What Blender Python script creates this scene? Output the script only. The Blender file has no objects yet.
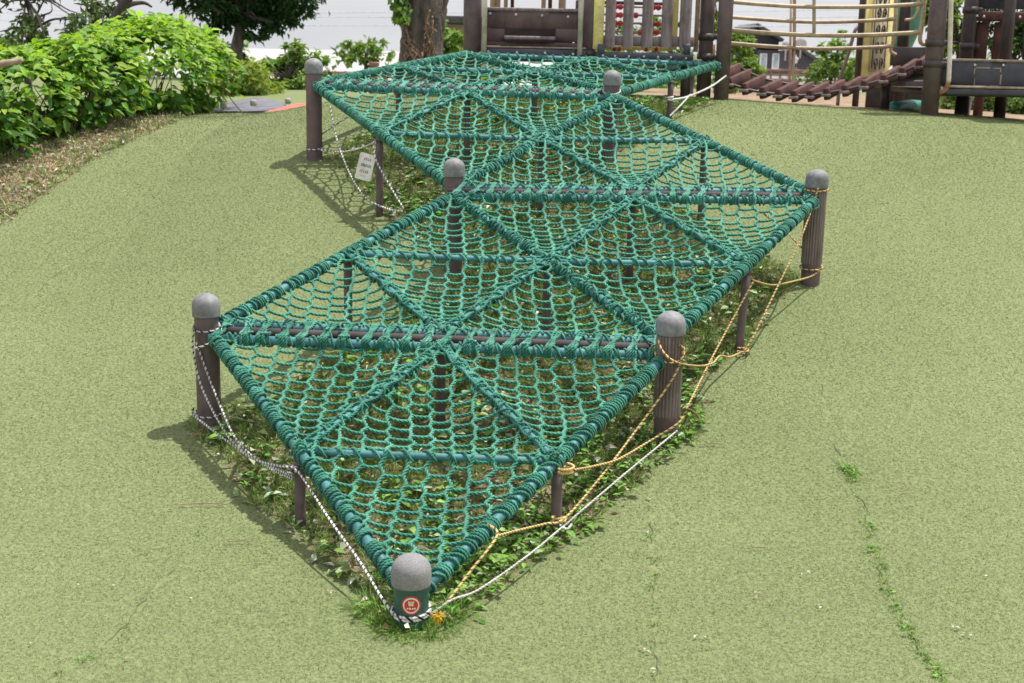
import bpy, math, random
import numpy as np
random.seed(7); rng = np.random.default_rng(7)
scene = bpy.context.scene
COL = scene.collection
A3 = lambda *a: np.array(a, float)
nrm = lambda v: v / (np.linalg.norm(v, axis=-1, keepdims=True) + 1e-12)

# ------------------------------------------------------------------ camera
FPX, CX, CY, HCAM = 1319.0, 512.0, 341.5, 2.309
PITCH, ROLL = math.radians(12.4), math.radians(1.2)
FW = A3(0, math.cos(PITCH), -math.sin(PITCH)); UP0 = A3(0, math.sin(PITCH), math.cos(PITCH)); RT0 = A3(1, 0, 0)
RT = math.cos(ROLL) * RT0 + math.sin(ROLL) * UP0
UPV = -math.sin(ROLL) * RT0 + math.cos(ROLL) * UP0
CAM = A3(0, 0, HCAM)
def ray(px, py): return (px - CX) / FPX * RT - (py - CY) / FPX * UPV + FW
def pt(px, py, Y):
    r = ray(px, py); return CAM + r * (Y / r[1])

def make_camera():
    cd = bpy.data.cameras.new('camera'); cam = bpy.data.objects.new('camera', cd); COL.objects.link(cam)
    from mathutils import Matrix
    m = Matrix(((RT[0], UPV[0], -FW[0], 0), (RT[1], UPV[1], -FW[1], 0), (RT[2], UPV[2], -FW[2], HCAM), (0, 0, 0, 1)))
    cam.matrix_world = m
    cd.sensor_width = 36; cd.sensor_fit = 'HORIZONTAL'; cd.lens = FPX / 1024 * 36
    cd.clip_start = .05; cd.clip_end = 3000
    cd.dof.use_dof = True; cd.dof.focus_distance = 7.0; cd.dof.aperture_fstop = 5.0
    scene.camera = cam
make_camera()

# ------------------------------------------------------------------ terrain
PY = A3(-60, 0, 4, 5.04, 6.07, 7.1, 8.16, 9.2, 10.2, 11.22, 12.4, 13.5, 15, 18, 22, 30, 36, 52, 100, 2000)
PZ = A3(-.1, -.05, -.01, 0, .03, .25, .5, .757, 1.05, 1.40, 1.73, 1.87, 1.86, 1.78, 1.71, 1.60, 1.2, -.9, -1.5, -1.5)
_yy = np.linspace(-60, 2000, 41201)
_zz = np.interp(_yy, PY, PZ)
_k = np.hanning(15); _k /= _k.sum()
_zz = np.convolve(np.pad(_zz, 7, 'edge'), _k, 'valid')
def gz(x, y):
    x = np.asarray(x, float); y = np.asarray(y, float)
    z = np.interp(y, _yy, _zz)
    f = np.clip(z / 1.8, 0, 1)
    l = np.clip(-x - 1.72, 0, 1.25) + .12 * np.clip(-x - 2.97, 0, 6); r = np.clip(x - 2.0, 0, 40)
    z = z - f * (.29 * l * l / (l + .5) * np.clip(1 - l / 60, .2, 1)) * np.clip((30 - y) / 15, 0, 1) - f * .06 * r * r / (r + .7) * np.clip((30 - y) / 15, 0, 1)
    sm = lambda t: np.clip(t, 0, 1) ** 2 * (3 - 2 * np.clip(t, 0, 1))
    z = z - .09 * sm((y - 11.6) / 1.2) * sm((-x - .9) / .8) * (1 - .6 * sm((-x - 2.3) / .9)) * np.clip((30 - y) / 12, 0, 1)
    z = z + .012 * np.sin(x * 1.7 + y * .6) * np.sin(y * 1.3 - x * .4) + .006 * np.sin(x * 4.1 + 1) * np.sin(y * 3.7)
    return z
def gh(px, py, t0=3.5, t1=40):
    r = ray(px, py); t = np.arange(t0, t1, .01)
    P = CAM + np.outer(t, r)
    below = P[:, 2] < gz(P[:, 0], P[:, 1])
    i = int(np.argmax(below)) if below.any() else len(t) - 1
    return A3(P[i, 0], P[i, 1], gz(P[i, 0], P[i, 1]))

# ------------------------------------------------------------------ mesh building
class MB:
    def __init__(s): s.v = []; s.f = []; s.m = []; s.c = []; s.n = 0
    def add(s, v, faces, mat=0, col=None):
        v = np.asarray(v, float).reshape(-1, 3)
        for f in (faces if isinstance(faces, list) and len(faces) and isinstance(faces[0], np.ndarray) and faces[0].ndim == 2 else [np.asarray(faces, int)]):
            s.f.append(f + s.n); s.m.append(np.broadcast_to(np.asarray(mat), (len(f),)))
        s.v.append(v)
        c = np.ones((len(v), 4)) if col is None else np.c_[np.broadcast_to(np.asarray(col, float), (len(v), 3)), np.ones(len(v))]
        s.c.append(c); s.n += len(v)
    def build(s, name, mats, parent=None, smooth=True, autosmooth=None):
        me = bpy.data.meshes.new(name)
        v = np.concatenate(s.v); me.vertices.add(len(v)); me.vertices.foreach_set('co', v.ravel().astype(np.float32))
        tot = np.concatenate([np.full(len(f), f.shape[1]) for f in s.f]); li = np.concatenate([f.ravel() for f in s.f])
        me.loops.add(len(li)); me.loops.foreach_set('vertex_index', li.astype(np.int32))
        me.polygons.add(len(tot)); st = np.r_[0, np.cumsum(tot)[:-1]]
        me.polygons.foreach_set('loop_start', st.astype(np.int32)); me.polygons.foreach_set('loop_total', tot.astype(np.int32))
        me.polygons.foreach_set('material_index', np.concatenate(s.m).astype(np.int32))
        me.polygons.foreach_set('use_smooth', np.full(len(tot), bool(smooth)))
        ca = me.color_attributes.new('col', 'FLOAT_COLOR', 'POINT'); ca.data.foreach_set('color', np.concatenate(s.c).ravel().astype(np.float32))
        me.update(calc_edges=True); me.validate()
        for m in (mats if isinstance(mats, (list, tuple)) else [mats]): me.materials.append(m)
        if autosmooth is not None:
            try: me.set_sharp_from_angle(angle=math.radians(autosmooth))
            except Exception: pass
        o = bpy.data.objects.new(name, me); COL.objects.link(o)
        if parent is not None: o.parent = parent; o.matrix_parent_inverse = parent.matrix_basis.inverted()
        return o
def tag(o, label=None, cat=None, group=None, kind=None):
    for k, v in (('label', label), ('category', cat), ('group', group), ('kind', kind)):
        if v: o[k] = v
    return o
def empty(name, loc, label, cat, group=None):
    o = bpy.data.objects.new(name, None); o.location = [float(c) for c in loc]; o.empty_display_size = .1; COL.objects.link(o)
    return tag(o, label, cat, group)

def frames(P, ref=None):
    T = np.gradient(P, axis=0); T = nrm(T)
    if ref is not None:
        N = nrm(np.asarray(ref) - (T @ np.asarray(ref))[:, None] * T) if np.asarray(ref).ndim == 1 else nrm(ref - (T * ref).sum(1)[:, None] * T)
    else:
        N = np.zeros_like(P); a = A3(0, 0, 1) if abs(T[0][2]) < .9 else A3(1, 0, 0)
        n = nrm(a - (a @ T[0]) * T[0])
        for i in range(len(P)):
            n = n - (n @ T[i]) * T[i]; n = n / (np.linalg.norm(n) + 1e-12); N[i] = n
    return T, N, np.cross(T, N)
def tube(mb, P, r, n=12, ref=None, mat=0, col=None, cap=True, bumpy=0):
    P = np.asarray(P, float); T, N, B = frames(P, ref)
    r = np.broadcast_to(np.asarray(r, float), (len(P),))
    th = np.linspace(0, 2 * np.pi, n, endpoint=False)
    R = r[:, None]
    if bumpy: R = R * (1 + bumpy * rng.standard_normal((len(P), n)))
    else: R = R * np.ones((1, n))
    V = P[:, None] + R[..., None] * (np.cos(th)[None, :, None] * N[:, None] + np.sin(th)[None, :, None] * B[:, None])
    k = len(P); i = np.arange(k - 1)[:, None] * n; j = np.arange(n)[None]; j2 = (j + 1) % n
    F = np.stack([i + j, i + j2, i + n + j2, i + n + j], -1).reshape(-1, 4)
    V = V.reshape(-1, 3)
    if cap:
        V = np.vstack([V, P[0] , P[-1]]); a = np.arange(n); b = (a + 1) % n
        F2 = np.vstack([np.c_[b, a, np.full(n, k * n)], np.c_[(k - 1) * n + a, (k - 1) * n + b, np.full(n, k * n + 1)]])
        mb.add(V, [F, F2], mat, col)
    else: mb.add(V, F, mat, col)
def rope(mb, P, r, pitch=None, step=.006, ref=None, fine=True, lobemats=None, mat=0, col=None, phase=None):
    """three-strand twisted rope along the polyline P"""
    P = np.asarray(P, float)
    d = np.r_[0, np.cumsum(np.linalg.norm(np.diff(P, axis=0), axis=1))]
    if d[-1] < 1e-4: return
    k = max(3, int(d[-1] / step) + 1); s = np.linspace(0, d[-1], k)
    Q = np.stack([np.interp(s, d, P[:, a]) for a in range(3)], 1)
    if isinstance(ref, np.ndarray) and ref.ndim == 2: ref = np.stack([np.interp(s, d, ref[:, a]) for a in range(3)], 1)
    T, N, B = frames(Q, ref)
    pitch = pitch or r * 6.5
    n = 9 if fine else 6
    th = np.linspace(0, 2 * np.pi, n, endpoint=False)
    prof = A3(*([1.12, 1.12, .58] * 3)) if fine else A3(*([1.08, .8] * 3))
    ang = th[None] + (s * 2 * np.pi / pitch + (random.random() * 6 if phase is None else phase))[:, None]
    V = Q[:, None] + (r * prof)[None, :, None] * (np.cos(ang)[..., None] * N[:, None] + np.sin(ang)[..., None] * B[:, None])
    i = np.arange(k - 1)[:, None] * n; j = np.arange(n)[None]; j2 = (j + 1) % n
    F = np.stack([i + j, i + j2, i + n + j2, i + n + j], -1).reshape(-1, 4)
    m = mat
    if lobemats is not None:
        m = np.tile(np.repeat(np.asarray(lobemats), n // 3), k - 1)
        m = np.roll(m, 0)
    if col is None: col = np.tile(np.repeat(np.where(prof < 1, .30 if fine else .6, 1.0)[:, None], 3, 1), (k, 1))  # shade in the grooves between strands painted into the vertex colour
    mb.add(V.reshape(-1, 3), F, m, col)
def box(mb, c, sx, sy, sz, R=None, mat=0, bev=.006, col=None):
    """box with small chamfers, R columns are its axes"""
    h = A3(sx, sy, sz) / 2; b = min(bev, h.min() * .45)
    R = np.eye(3) if R is None else R
    V = []; idx = {}
    for sxn in (-1, 1):
        for syn in (-1, 1):
            for szn in (-1, 1):
                s = A3(sxn, syn, szn)
                for a in range(3):
                    p = s * h; q = p - s * b; q[a] = p[a]
                    idx[(sxn, syn, szn, a)] = len(V); V.append(q)
    F4 = []; F3 = []
    S = (-1, 1)
    def key(a, sa, b_, sb, c_, sc, ax):
        t = [0, 0, 0]; t[a] = sa; t[b_] = sb; t[c_] = sc; return idx[(t[0], t[1], t[2], ax)]
    for a in range(3):
        b1, c1 = (a + 1) % 3, (a + 2) % 3
        for s in S:
            q = [key(a, s, b1, -1, c1, -1, a), key(a, s, b1, 1, c1, -1, a), key(a, s, b1, 1, c1, 1, a), key(a, s, b1, -1, c1, 1, a)]
            F4.append(q if s > 0 else q[::-1])
        for sb in S:
            for sc in S:
                q = [key(a, -1, b1, sb, c1, sc, b1), key(a, 1, b1, sb, c1, sc, b1), key(a, 1, b1, sb, c1, sc, c1), key(a, -1, b1, sb, c1, sc, c1)]
                F4.append(q if sb * sc < 0 else q[::-1])
    for x in S:
        for y in S:
            for z in S:
                q = [idx[(x, y, z, 0)], idx[(x, y, z, 1)], idx[(x, y, z, 2)]]
                F3.append(q if x * y * z > 0 else q[::-1])
    V = np.array(V) @ np.asarray(R).T + np.asarray(c)
    mb.add(V, [np.array(F4), np.array(F3)], mat, col)
def bar(mb, p, q, w, h, up=(0, 0, 1), mat=0, bev=.006, col=None):
    p = np.asarray(p, float); q = np.asarray(q, float); X = nrm(q - p); up = np.asarray(up, float)
    Y = nrm(np.cross(up, X)); Z = np.cross(X, Y)
    box(mb, (p + q) / 2, np.linalg.norm(q - p), w, h, np.stack([X, Y, Z], 1), mat, bev, col)
def lathe(mb, c, prof, n=32, mat=0, flute=None, col=None):
    prof = np.asarray(prof, float); th = np.linspace(0, 2 * np.pi, n, endpoint=False)
    r = prof[:, 0][:, None] * np.ones((1, n))
    if flute is not None:
        k, d = flute; g = np.clip(np.cos(th * k) * 2.2, -1, 1) * .5 - .5
        r = r * (1 + d * g[None])
    V = np.stack([r * np.cos(th), r * np.sin(th), prof[:, 1][:, None] * np.ones((1, n))], -1) + np.asarray(c)
    k = len(prof); i = np.arange(k - 1)[:, None] * n; j = np.arange(n)[None]; j2 = (j + 1) % n
    F = np.stack([i + j, i + j2, i + n + j2, i + n + j], -1).reshape(-1, 4)
    mb.add(V.reshape(-1, 3), F, mat, col)
def sphere(mb, c, r, n=12, mat=0, col=None, sc=(1, 1, 1)):
    a = np.linspace(-np.pi / 2, np.pi / 2, n // 2 + 3)
    th = np.linspace(0, 2 * np.pi, n, endpoint=False)
    V = np.stack([np.cos(a)[:, None] * np.cos(th), np.cos(a)[:, None] * np.sin(th), np.sin(a)[:, None] * np.ones((1, n))], -1) * r * np.asarray(sc) + np.asarray(c)
    k = len(a); i = np.arange(k - 1)[:, None] * n; j = np.arange(n)[None]; j2 = (j + 1) % n
    mb.add(V.reshape(-1, 3), np.stack([i + j, i + j2, i + n + j2, i + n + j], -1).reshape(-1, 4), mat, col)
def spline(pts, n=12):
    P = np.asarray(pts, float); P = np.vstack([2 * P[0] - P[1], P, 2 * P[-1] - P[-2]]); out = []
    for i in range(1, len(P) - 2):
        t = np.linspace(0, 1, n, endpoint=False)[:, None]; a, b, c, d = P[i - 1:i + 3]
        out.append(.5 * (2 * b + (c - a) * t + (2 * a - 5 * b + 4 * c - d) * t ** 2 + (3 * b - a - 3 * c + d) * t ** 3))
    return np.vstack(out + [P[-2][None]])

# leaf clouds ------------------------------------------------------
def rand_dirs(n):
    v = rng.standard_normal((n, 3)); return nrm(v)
def leaves(mb, C, D, Nn, L, W, col, kind='rhomb', fold=.25, droop=.2):
    """C base points, D directions along the leaf, Nn leaf normals, L lengths, W half widths"""
    n = len(C); D = nrm(D); S = nrm(np.cross(D, Nn)); Nn = np.cross(S, D)
    L = np.broadcast_to(L, (n,))[:, None]; W = np.broadcast_to(W, (n,))[:, None]
    if kind == 'rhomb':
        mid = C + D * L * .45
        V = np.stack([C, mid + S * W + Nn * W * fold, C + D * L - Nn * L * droop, mid - S * W + Nn * W * fold], 1)
        F = np.array([[0, 1, 2], [0, 2, 3]])
    elif kind == 'blade':
        V = np.stack([C - S * W, C + S * W, C + D * L], 1); F = np.array([[0, 1, 2]])
    elif kind == 'grass':
        mid = C + D * L * .55; tip = C + D * L * .9 + Nn * L * droop
        V = np.stack([C - S * W, C + S * W, mid + S * W * .7, mid - S * W * .7, tip], 1); F = np.array([[0, 1, 2], [0, 2, 3], [3, 2, 4]])
    else:
        m1 = C + D * L * .38 - Nn * L * droop * .15; m2 = C + D * L * .72 - Nn * L * droop * .55; tip = C + D * L - Nn * L * droop
        V = np.stack([C, m1, m2, tip, m1 + S * W + Nn * W * fold, m2 + S * W * .72 + Nn * W * fold * .7, m1 - S * W + Nn * W * fold, m2 - S * W * .72 + Nn * W * fold * .7], 1)
        F = np.array([[0, 4, 1], [0, 1, 6], [1, 4, 5], [1, 5, 2], [1, 2, 7], [1, 7, 6], [2, 5, 3], [2, 3, 7]])
    k = V.shape[1]
    FF = (F[None] + (np.arange(n) * k)[:, None, None]).reshape(-1, 3)
    c = np.repeat(np.asarray(col), k, 0) if np.ndim(col) == 2 else col
    mb.add(V.reshape(-1, 3), FF, 0, c)
def mixcols(n, cols, jit=.15, p=None):
    cols = np.asarray(cols, float); i = rng.choice(len(cols), n, p=p)
    return np.clip(cols[i] * (1 + jit * rng.standard_normal((n, 1))) * (1 + jit * .35 * rng.standard_normal((n, 3))), .003, 1)

# ------------------------------------------------------------------ materials
def newmat(name):
    m = bpy.data.materials.new(name); m.use_nodes = True; nt = m.node_tree
    return m, nt, nt.nodes, nt.links, nt.nodes['Principled BSDF']
def ramp(nodes, cols, pos):
    r = nodes.new('ShaderNodeValToRGB'); e = r.color_ramp.elements
    while len(e) < len(cols): e.new(.5)
    for k, (c, p) in enumerate(zip(cols, pos)): e[k].position = p; e[k].color = (*c, 1)
    return r
def noisemat(name, c1, c2, scale=20, rough=.6, bump=.0, bscale=None, metallic=0, spec=.5, lo=.35, hi=.65, dist=.01, detail=5, stretch=None, third=None):
    m, nt, N, L, B = newmat(name)
    tc = N.new('ShaderNodeTexCoord'); mp = N.new('ShaderNodeMapping'); L.new(tc.outputs['Object'], mp.inputs['Vector'])
    if stretch: mp.inputs['Scale'].default_value = stretch
    no = N.new('ShaderNodeTexNoise'); no.inputs['Scale'].default_value = scale; no.inputs['Detail'].default_value = detail
    L.new(mp.outputs[0], no.inputs['Vector'])
    r = ramp(N, [c1, c2] + ([third] if third else []), [lo, hi] + ([min(.98, hi + .13)] if third else [])); L.new(no.outputs['Fac'], r.inputs[0])
    ns = N.new('ShaderNodeTexNoise'); ns.inputs['Scale'].default_value = 5.5; ns.inputs['Detail'].default_value = 8; ns.inputs['Roughness'].default_value = .65; L.new(tc.outputs['Object'], ns.inputs['Vector'])
    rs = ramp(N, [(.62, .60, .57), (1, 1, 1), (1.14, 1.13, 1.12)], [.36, .52, .70]); L.new(ns.outputs['Fac'], rs.inputs[0])
    ms = N.new('ShaderNodeMix'); ms.data_type = 'RGBA'; ms.blend_type = 'MULTIPLY'; ms.inputs['Factor'].default_value = .8; L.new(r.outputs[0], ms.inputs['A']); L.new(rs.outputs[0], ms.inputs['B']); L.new(ms.outputs['Result'], B.inputs['Base Color'])
    B.inputs['Roughness'].default_value = rough; B.inputs['Metallic'].default_value = metallic; B.inputs['Specular IOR Level'].default_value = spec
    if bump:
        n2 = N.new('ShaderNodeTexNoise'); n2.inputs['Scale'].default_value = bscale or scale * 3; n2.inputs['Detail'].default_value = 6; L.new(mp.outputs[0], n2.inputs['Vector'])
        b = N.new('ShaderNodeBump'); b.inputs['Strength'].default_value = bump; b.inputs['Distance'].default_value = dist
        L.new(n2.outputs['Fac'], b.inputs['Height']); L.new(b.outputs[0], B.inputs['Normal'])
    return m
def leafmat(name, trans=.35, rough=.5, spec=.35, tint=(1.15, 1.2, .5)):
    m, nt, N, L, B = newmat(name)
    at = N.new('ShaderNodeAttribute'); at.attribute_name = 'col'
    no = N.new('ShaderNodeTexNoise'); no.inputs['Scale'].default_value = 60; tc = N.new('ShaderNodeTexCoord'); L.new(tc.outputs['Object'], no.inputs['Vector'])
    mr = N.new('ShaderNodeMapRange'); mr.inputs[3].default_value = .8; mr.inputs[4].default_value = 1.2; L.new(no.outputs['Fac'], mr.inputs[0])
    mx = N.new('ShaderNodeMix'); mx.data_type = 'RGBA'; mx.blend_type = 'MULTIPLY'; mx.inputs['Factor'].default_value = 1
    L.new(at.outputs['Color'], mx.inputs['A']); L.new(mr.outputs[0], mx.inputs['B'])
    L.new(mx.outputs['Result'], B.inputs['Base Color'])
    B.inputs['Roughness'].default_value = rough; B.inputs['Specular IOR Level'].default_value = spec
    if trans:
        tr = N.new('ShaderNodeBsdfTranslucent'); m2 = N.new('ShaderNodeMix'); m2.data_type = 'RGBA'; m2.blend_type = 'MULTIPLY'; m2.inputs['Factor'].default_value = 1
        L.new(mx.outputs['Result'], m2.inputs['A']); m2.inputs['B'].default_value = (*tint, 1); L.new(m2.outputs['Result'], tr.inputs['Color'])
        ms = N.new('ShaderNodeMixShader'); ms.inputs[0].default_value = trans
        L.new(B.outputs[0], ms.inputs[1]); L.new(tr.outputs[0], ms.inputs[2]); L.new(ms.outputs[0], N['Material Output'].inputs['Surface'])
    return m
M = {}
M['tube'] = noisemat('teal_painted_steel', (.04, .165, .175), (.065, .22, .235), 14, .55, .08, 60)
def ropemat(name, c1, c2, c3):
    m, nt, N, L, B = newmat(name)
    tc = N.new('ShaderNodeTexCoord'); no = N.new('ShaderNodeTexNoise'); no.inputs['Scale'].default_value = 7; no.inputs['Detail'].default_value = 6
    L.new(tc.outputs['Object'], no.inputs['Vector'])
    r = ramp(N, [c1, c2, c3], [.32, .5, .7]); L.new(no.outputs['Fac'], r.inputs[0])
    mr = N.new('ShaderNodeAttribute'); mr.attribute_name = 'col'
    mx = N.new('ShaderNodeMix'); mx.data_type = 'RGBA'; mx.blend_type = 'MULTIPLY'; mx.inputs['Factor'].default_value = 1
    L.new(r.outputs[0], mx.inputs['A']); L.new(mr.outputs[0], mx.inputs['B']); L.new(mx.outputs['Result'], B.inputs['Base Color'])
    B.inputs['Roughness'].default_value = .62; B.inputs['Specular IOR Level'].default_value = .3; B.inputs['Sheen Weight'].default_value = .25
    n2 = N.new('ShaderNodeTexNoise'); n2.inputs['Scale'].default_value = 500; L.new(tc.outputs['Object'], n2.inputs['Vector'])
    b = N.new('ShaderNodeBump'); b.inputs['Strength'].default_value = .3; b.inputs['Distance'].default_value = .002; L.new(n2.outputs['Fac'], b.inputs['Height']); L.new(b.outputs[0], B.inputs['Normal'])
    return m
M['rope'] = ropemat('green_net_rope', (.020, .195, .128), (.040, .29, .19), (.10, .41, .29))
M['lash'] = ropemat('green_lashing_rope', (.011, .145, .095), (.021, .22, .145), (.07, .35, .245))
M['fray'] = ropemat('pale_frayed_lashing', (.03, .24, .17), (.10, .33, .26), (.05, .42, .30))
M['brown'] = noisemat('brown_painted_steel', (.105, .070, .074), (.142, .100, .105), 9, .5, .12, 120, third=(.12, .084, .086))
M['pipe'] = noisemat('brown_pipe_paint', (.042, .028, .029), (.065, .046, .047), 9, .75, .12, 120)
M['brownd'] = noisemat('dark_brown_painted_steel', (.042, .030, .031), (.068, .050, .050), 9, .45, .08, 90)
M['log'] = noisemat('grooved_brown_cladding', (.165, .128, .118), (.25, .20, .185), 30, .75, .4, 150, stretch=(1, 1, .12))
M['cap'] = noisemat('grey_speckled_rubber', (.17, .165, .17), (.27, .265, .27), 190, .8, .45, 300, third=(.36, .355, .36), dist=.004)
M['capsm'] = noisemat('worn_grey_plastic', (.17, .17, .18), (.235, .235, .245), 40, .6, .12, 200)
M['greenpost'] = noisemat('dark_green_painted_steel', (.022, .082, .066), (.035, .11, .088), 15, .42, .05)
M['red'] = noisemat('red_vinyl', (.62, .035, .02), (.70, .05, .03), 40, .45)
M['white'] = noisemat('white_vinyl', (.72, .72, .68), (.8, .8, .77), 40, .5)
M['cream'] = noisemat('cream_vinyl', (.62, .64, .46), (.72, .72, .56), 40, .5)
M['signred'] = noisemat('red_print', (.45, .06, .05), (.5, .09, .08), 40, .6)
M['signdark'] = noisemat('dark_print', (.06, .065, .06), (.09, .09, .09), 40, .6)
M['signgrey'] = noisemat('grey_print', (.42, .42, .40), (.5, .5, .48), 40, .6)
M['ropewhite'] = noisemat('white_rope_fibre', (.62, .61, .60), (.78, .77, .75), 90, .75, .3, 400, dist=.003)
M['ropeblack'] = noisemat('black_rope_fibre', (.022, .022, .024), (.05, .05, .052), 90, .75, .3, 400, dist=.003)
M['ropeyellow'] = noisemat('yellow_rope_fibre', (.66, .44, .17), (.78, .57, .26), 60, .75, .3, 400, dist=.003)
M['ropedull'] = noisemat('dull_ochre_fibre', (.10, .065, .025), (.24, .15, .06), 60, .8, .3, 400, dist=.003)
M['yellowfray'] = noisemat('bright_yellow_fibre', (.75, .42, .01), (.85, .53, .03), 60, .8)
M['gold'] = noisemat('tan_painted_rail', (.36, .26, .16), (.45, .34, .22), 20, .42, .05)
M['palepole'] = noisemat('cream_painted_pole', (.60, .52, .44), (.68, .61, .53), 12, .45, .05)
M['panel'] = noisemat('weathered_brown_panel', (.095, .056, .056), (.14, .09, .09), 5, .5, .1, 60, stretch=(2, 2, .4))
M['beam'] = noisemat('dark_slate_painted_beam', (.042, .043, .062), (.068, .068, .092), 6, .5, .1, 60)
M['wood'] = noisemat('weathered_grey_brown_wood', (.17, .128, .13), (.28, .222, .226), 10, .8, .5, 40, stretch=(3, 3, .3), third=(.22, .172, .174))
M['edgewood'] = noisemat('pale_worn_wood', (.26, .19, .14), (.38, .30, .23), 16, .8, .3, 50)
M['plank'] = noisemat('dark_red_brown_plank', (.055, .018, .014), (.10, .036, .028), 9, .75, .3, 60, third=(.13, .06, .05))
M['yellow'] = noisemat('pale_yellow_panel', (.84, .70, .22), (.88, .76, .30), 6, .5, .05)
M['relief'] = noisemat('bronze_relief', (.46, .39, .24), (.58, .50, .33), 30, .6, .2)
M['reliefd'] = noisemat('dark_relief_line', (.05, .042, .035), (.08, .07, .06), 30, .7)
M['ball'] = noisemat('pink_red_bead', (.55, .035, .05), (.68, .07, .09), 10, .35)
M['slide'] = noisemat('teal_slide_plastic', (.03, .26, .20), (.045, .33, .26), 5, .35)
M['bolt'] = noisemat('zinc_bolt', (.6, .59, .57), (.72, .72, .7), 50, .5, metallic=.2)
M['rust'] = noisemat('rusty_pole', (.30, .13, .06), (.45, .24, .13), 30, .8, .3)
M['bark'] = noisemat('grey_brown_bark', (.06, .048, .042), (.145, .122, .11), 7, .9, .9, 14, stretch=(1.6, 1.6, .35), third=(.20, .18, .165), dist=.06)
M['barkd'] = noisemat('dark_bark', (.035, .028, .026), (.08, .066, .06), 8, .9, .7, 20, stretch=(1.5, 1.5, .4), dist=.03)
M['vine'] = noisemat('dry_vine', (.17, .105, .07), (.30, .20, .135), 30, .85, .3)
M['leaf'] = leafmat('leaf_green', .45)
M['leafdark'] = leafmat('leaf_dark_green', .25, .55, .15)
M['grass'] = leafmat('grass_blade', .25, .6, .2)
M['turfblade'] = leafmat('turf_fibre', .18, .62, .2, (1.05, 1.1, .7))
M['dry'] = leafmat('dry_litter', .15, .8, .1, (1, .9, .7))
M['house'] = noisemat('dark_grey_siding', (.055, .05, .058), (.075, .07, .078), 2, .7, .2, 12, stretch=(1, 1, 8))
M['houseroof'] = noisemat('dark_roof_tile', (.045, .043, .05), (.065, .062, .07), 3, .6, .2, 20)
M['pane'] = noisemat('pale_curtained_pane', (.30, .36, .42), (.45, .52, .58), 1, .12)
M['beige'] = noisemat('beige_render', (.36, .29, .21), (.45, .37, .28), 2, .8)
M['fence'] = noisemat('red_brown_fence_paint', (.26, .12, .09), (.34, .17, .13), 5, .6)
M['wire'] = noisemat('overhead_cable', (.50, .52, .58), (.55, .57, .63), 5, .7)
M['slab'] = noisemat('slate_grey_slab', (.115, .115, .14), (.16, .16, .185), 8, .7, .2, 60)
M['kerb'] = noisemat('pale_concrete', (.30, .28, .28), (.42, .40, .39), 14, .85, .2, 60)
M['redpave'] = noisemat('red_rubber_paving', (.40, .12, .09), (.50, .17, .13), 50, .85, .2, 200)
M['vehicle'] = noisemat('white_vehicle_paint', (.72, .73, .74), (.78, .79, .8), 2, .3)
M['darkglass'] = noisemat('dark_glass', (.03, .035, .04), (.05, .055, .06), 2, .15)

# ground material: turf / bare soil by vertex masks
def ground_material():
    m, nt, N, L, B = newmat('turf_and_soil')
    at = N.new('ShaderNodeAttribute'); at.attribute_name = 'col'
    sep = N.new('ShaderNodeSeparateColor'); L.new(at.outputs['Color'], sep.inputs[0])
    tc = N.new('ShaderNodeTexCoord')
    def noise(sc, det=6):
        n = N.new('ShaderNodeTexNoise'); n.inputs['Scale'].default_value = sc; n.inputs['Detail'].default_value = det; L.new(tc.outputs['Object'], n.inputs['Vector']); return n
    n1, n2, n3, n4 = noise(.45, 3), noise(55), noise(7), noise(22)
    t = ramp(N, [(.176, .206, .098), (.206, .234, .115)], [.35, .65]); L.new(n1.outputs['Fac'], t.inputs[0])
    t2 = ramp(N, [(.72, .74, .68), (1.1, 1.1, 1.05)], [.35, .65]); L.new(n2.outputs['Fac'], t2.inputs[0])
    tm = N.new('ShaderNodeMix'); tm.data_type = 'RGBA'; tm.blend_type = 'MULTIPLY'; tm.inputs['Factor'].default_value = 1
    L.new(t.outputs[0], tm.inputs['A']); L.new(t2.outputs[0], tm.inputs['B'])
    s = ramp(N, [(.075, .085, .032), (.14, .125, .07), (.29, .23, .16)], [.36, .5, .66]); L.new(n3.outputs['Fac'], s.inputs[0])
    s2 = ramp(N, [(.5, .5, .5), (1.25, 1.2, 1.15)], [.35, .7]); L.new(n4.outputs['Fac'], s2.inputs[0])
    sm = N.new('ShaderNodeMix'); sm.data_type = 'RGBA'; sm.blend_type = 'MULTIPLY'; sm.inputs['Factor'].default_value = 1
    L.new(s.outputs[0], sm.inputs['A']); L.new(s2.outputs[0], sm.inputs['B'])
    r = ramp(N, [(.22, .135, .095), (.36, .25, .18)], [.38, .62]); L.new(n3.outputs['Fac'], r.inputs[0])
    a = N.new('ShaderNodeMix'); a.data_type = 'RGBA'; L.new(sep.outputs[0], a.inputs['Factor']); L.new(tm.outputs['Result'], a.inputs['A']); L.new(sm.outputs['Result'], a.inputs['B'])
    b = N.new('ShaderNodeMix'); b.data_type = 'RGBA'; L.new(sep.outputs[1], b.inputs['Factor']); L.new(a.outputs['Result'], b.inputs['A']); L.new(r.outputs[0], b.inputs['B'])
    pv = N.new('ShaderNodeMix'); pv.data_type = 'RGBA'; L.new(sep.outputs[2], pv.inputs['Factor']); L.new(b.outputs['Result'], pv.inputs['A']); pv.inputs['B'].default_value = (.42, .41, .40, 1)
    L.new(pv.outputs['Result'], B.inputs['Base Color']); B.inputs['Roughness'].default_value = .9; B.inputs['Specular IOR Level'].default_value = .15
    bp = N.new('ShaderNodeBump'); bp.inputs['Strength'].default_value = .6; bp.inputs['Distance'].default_value = .015; L.new(n2.outputs['Fac'], bp.inputs['Height']); L.new(bp.outputs[0], B.inputs['Normal'])
    return m

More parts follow.
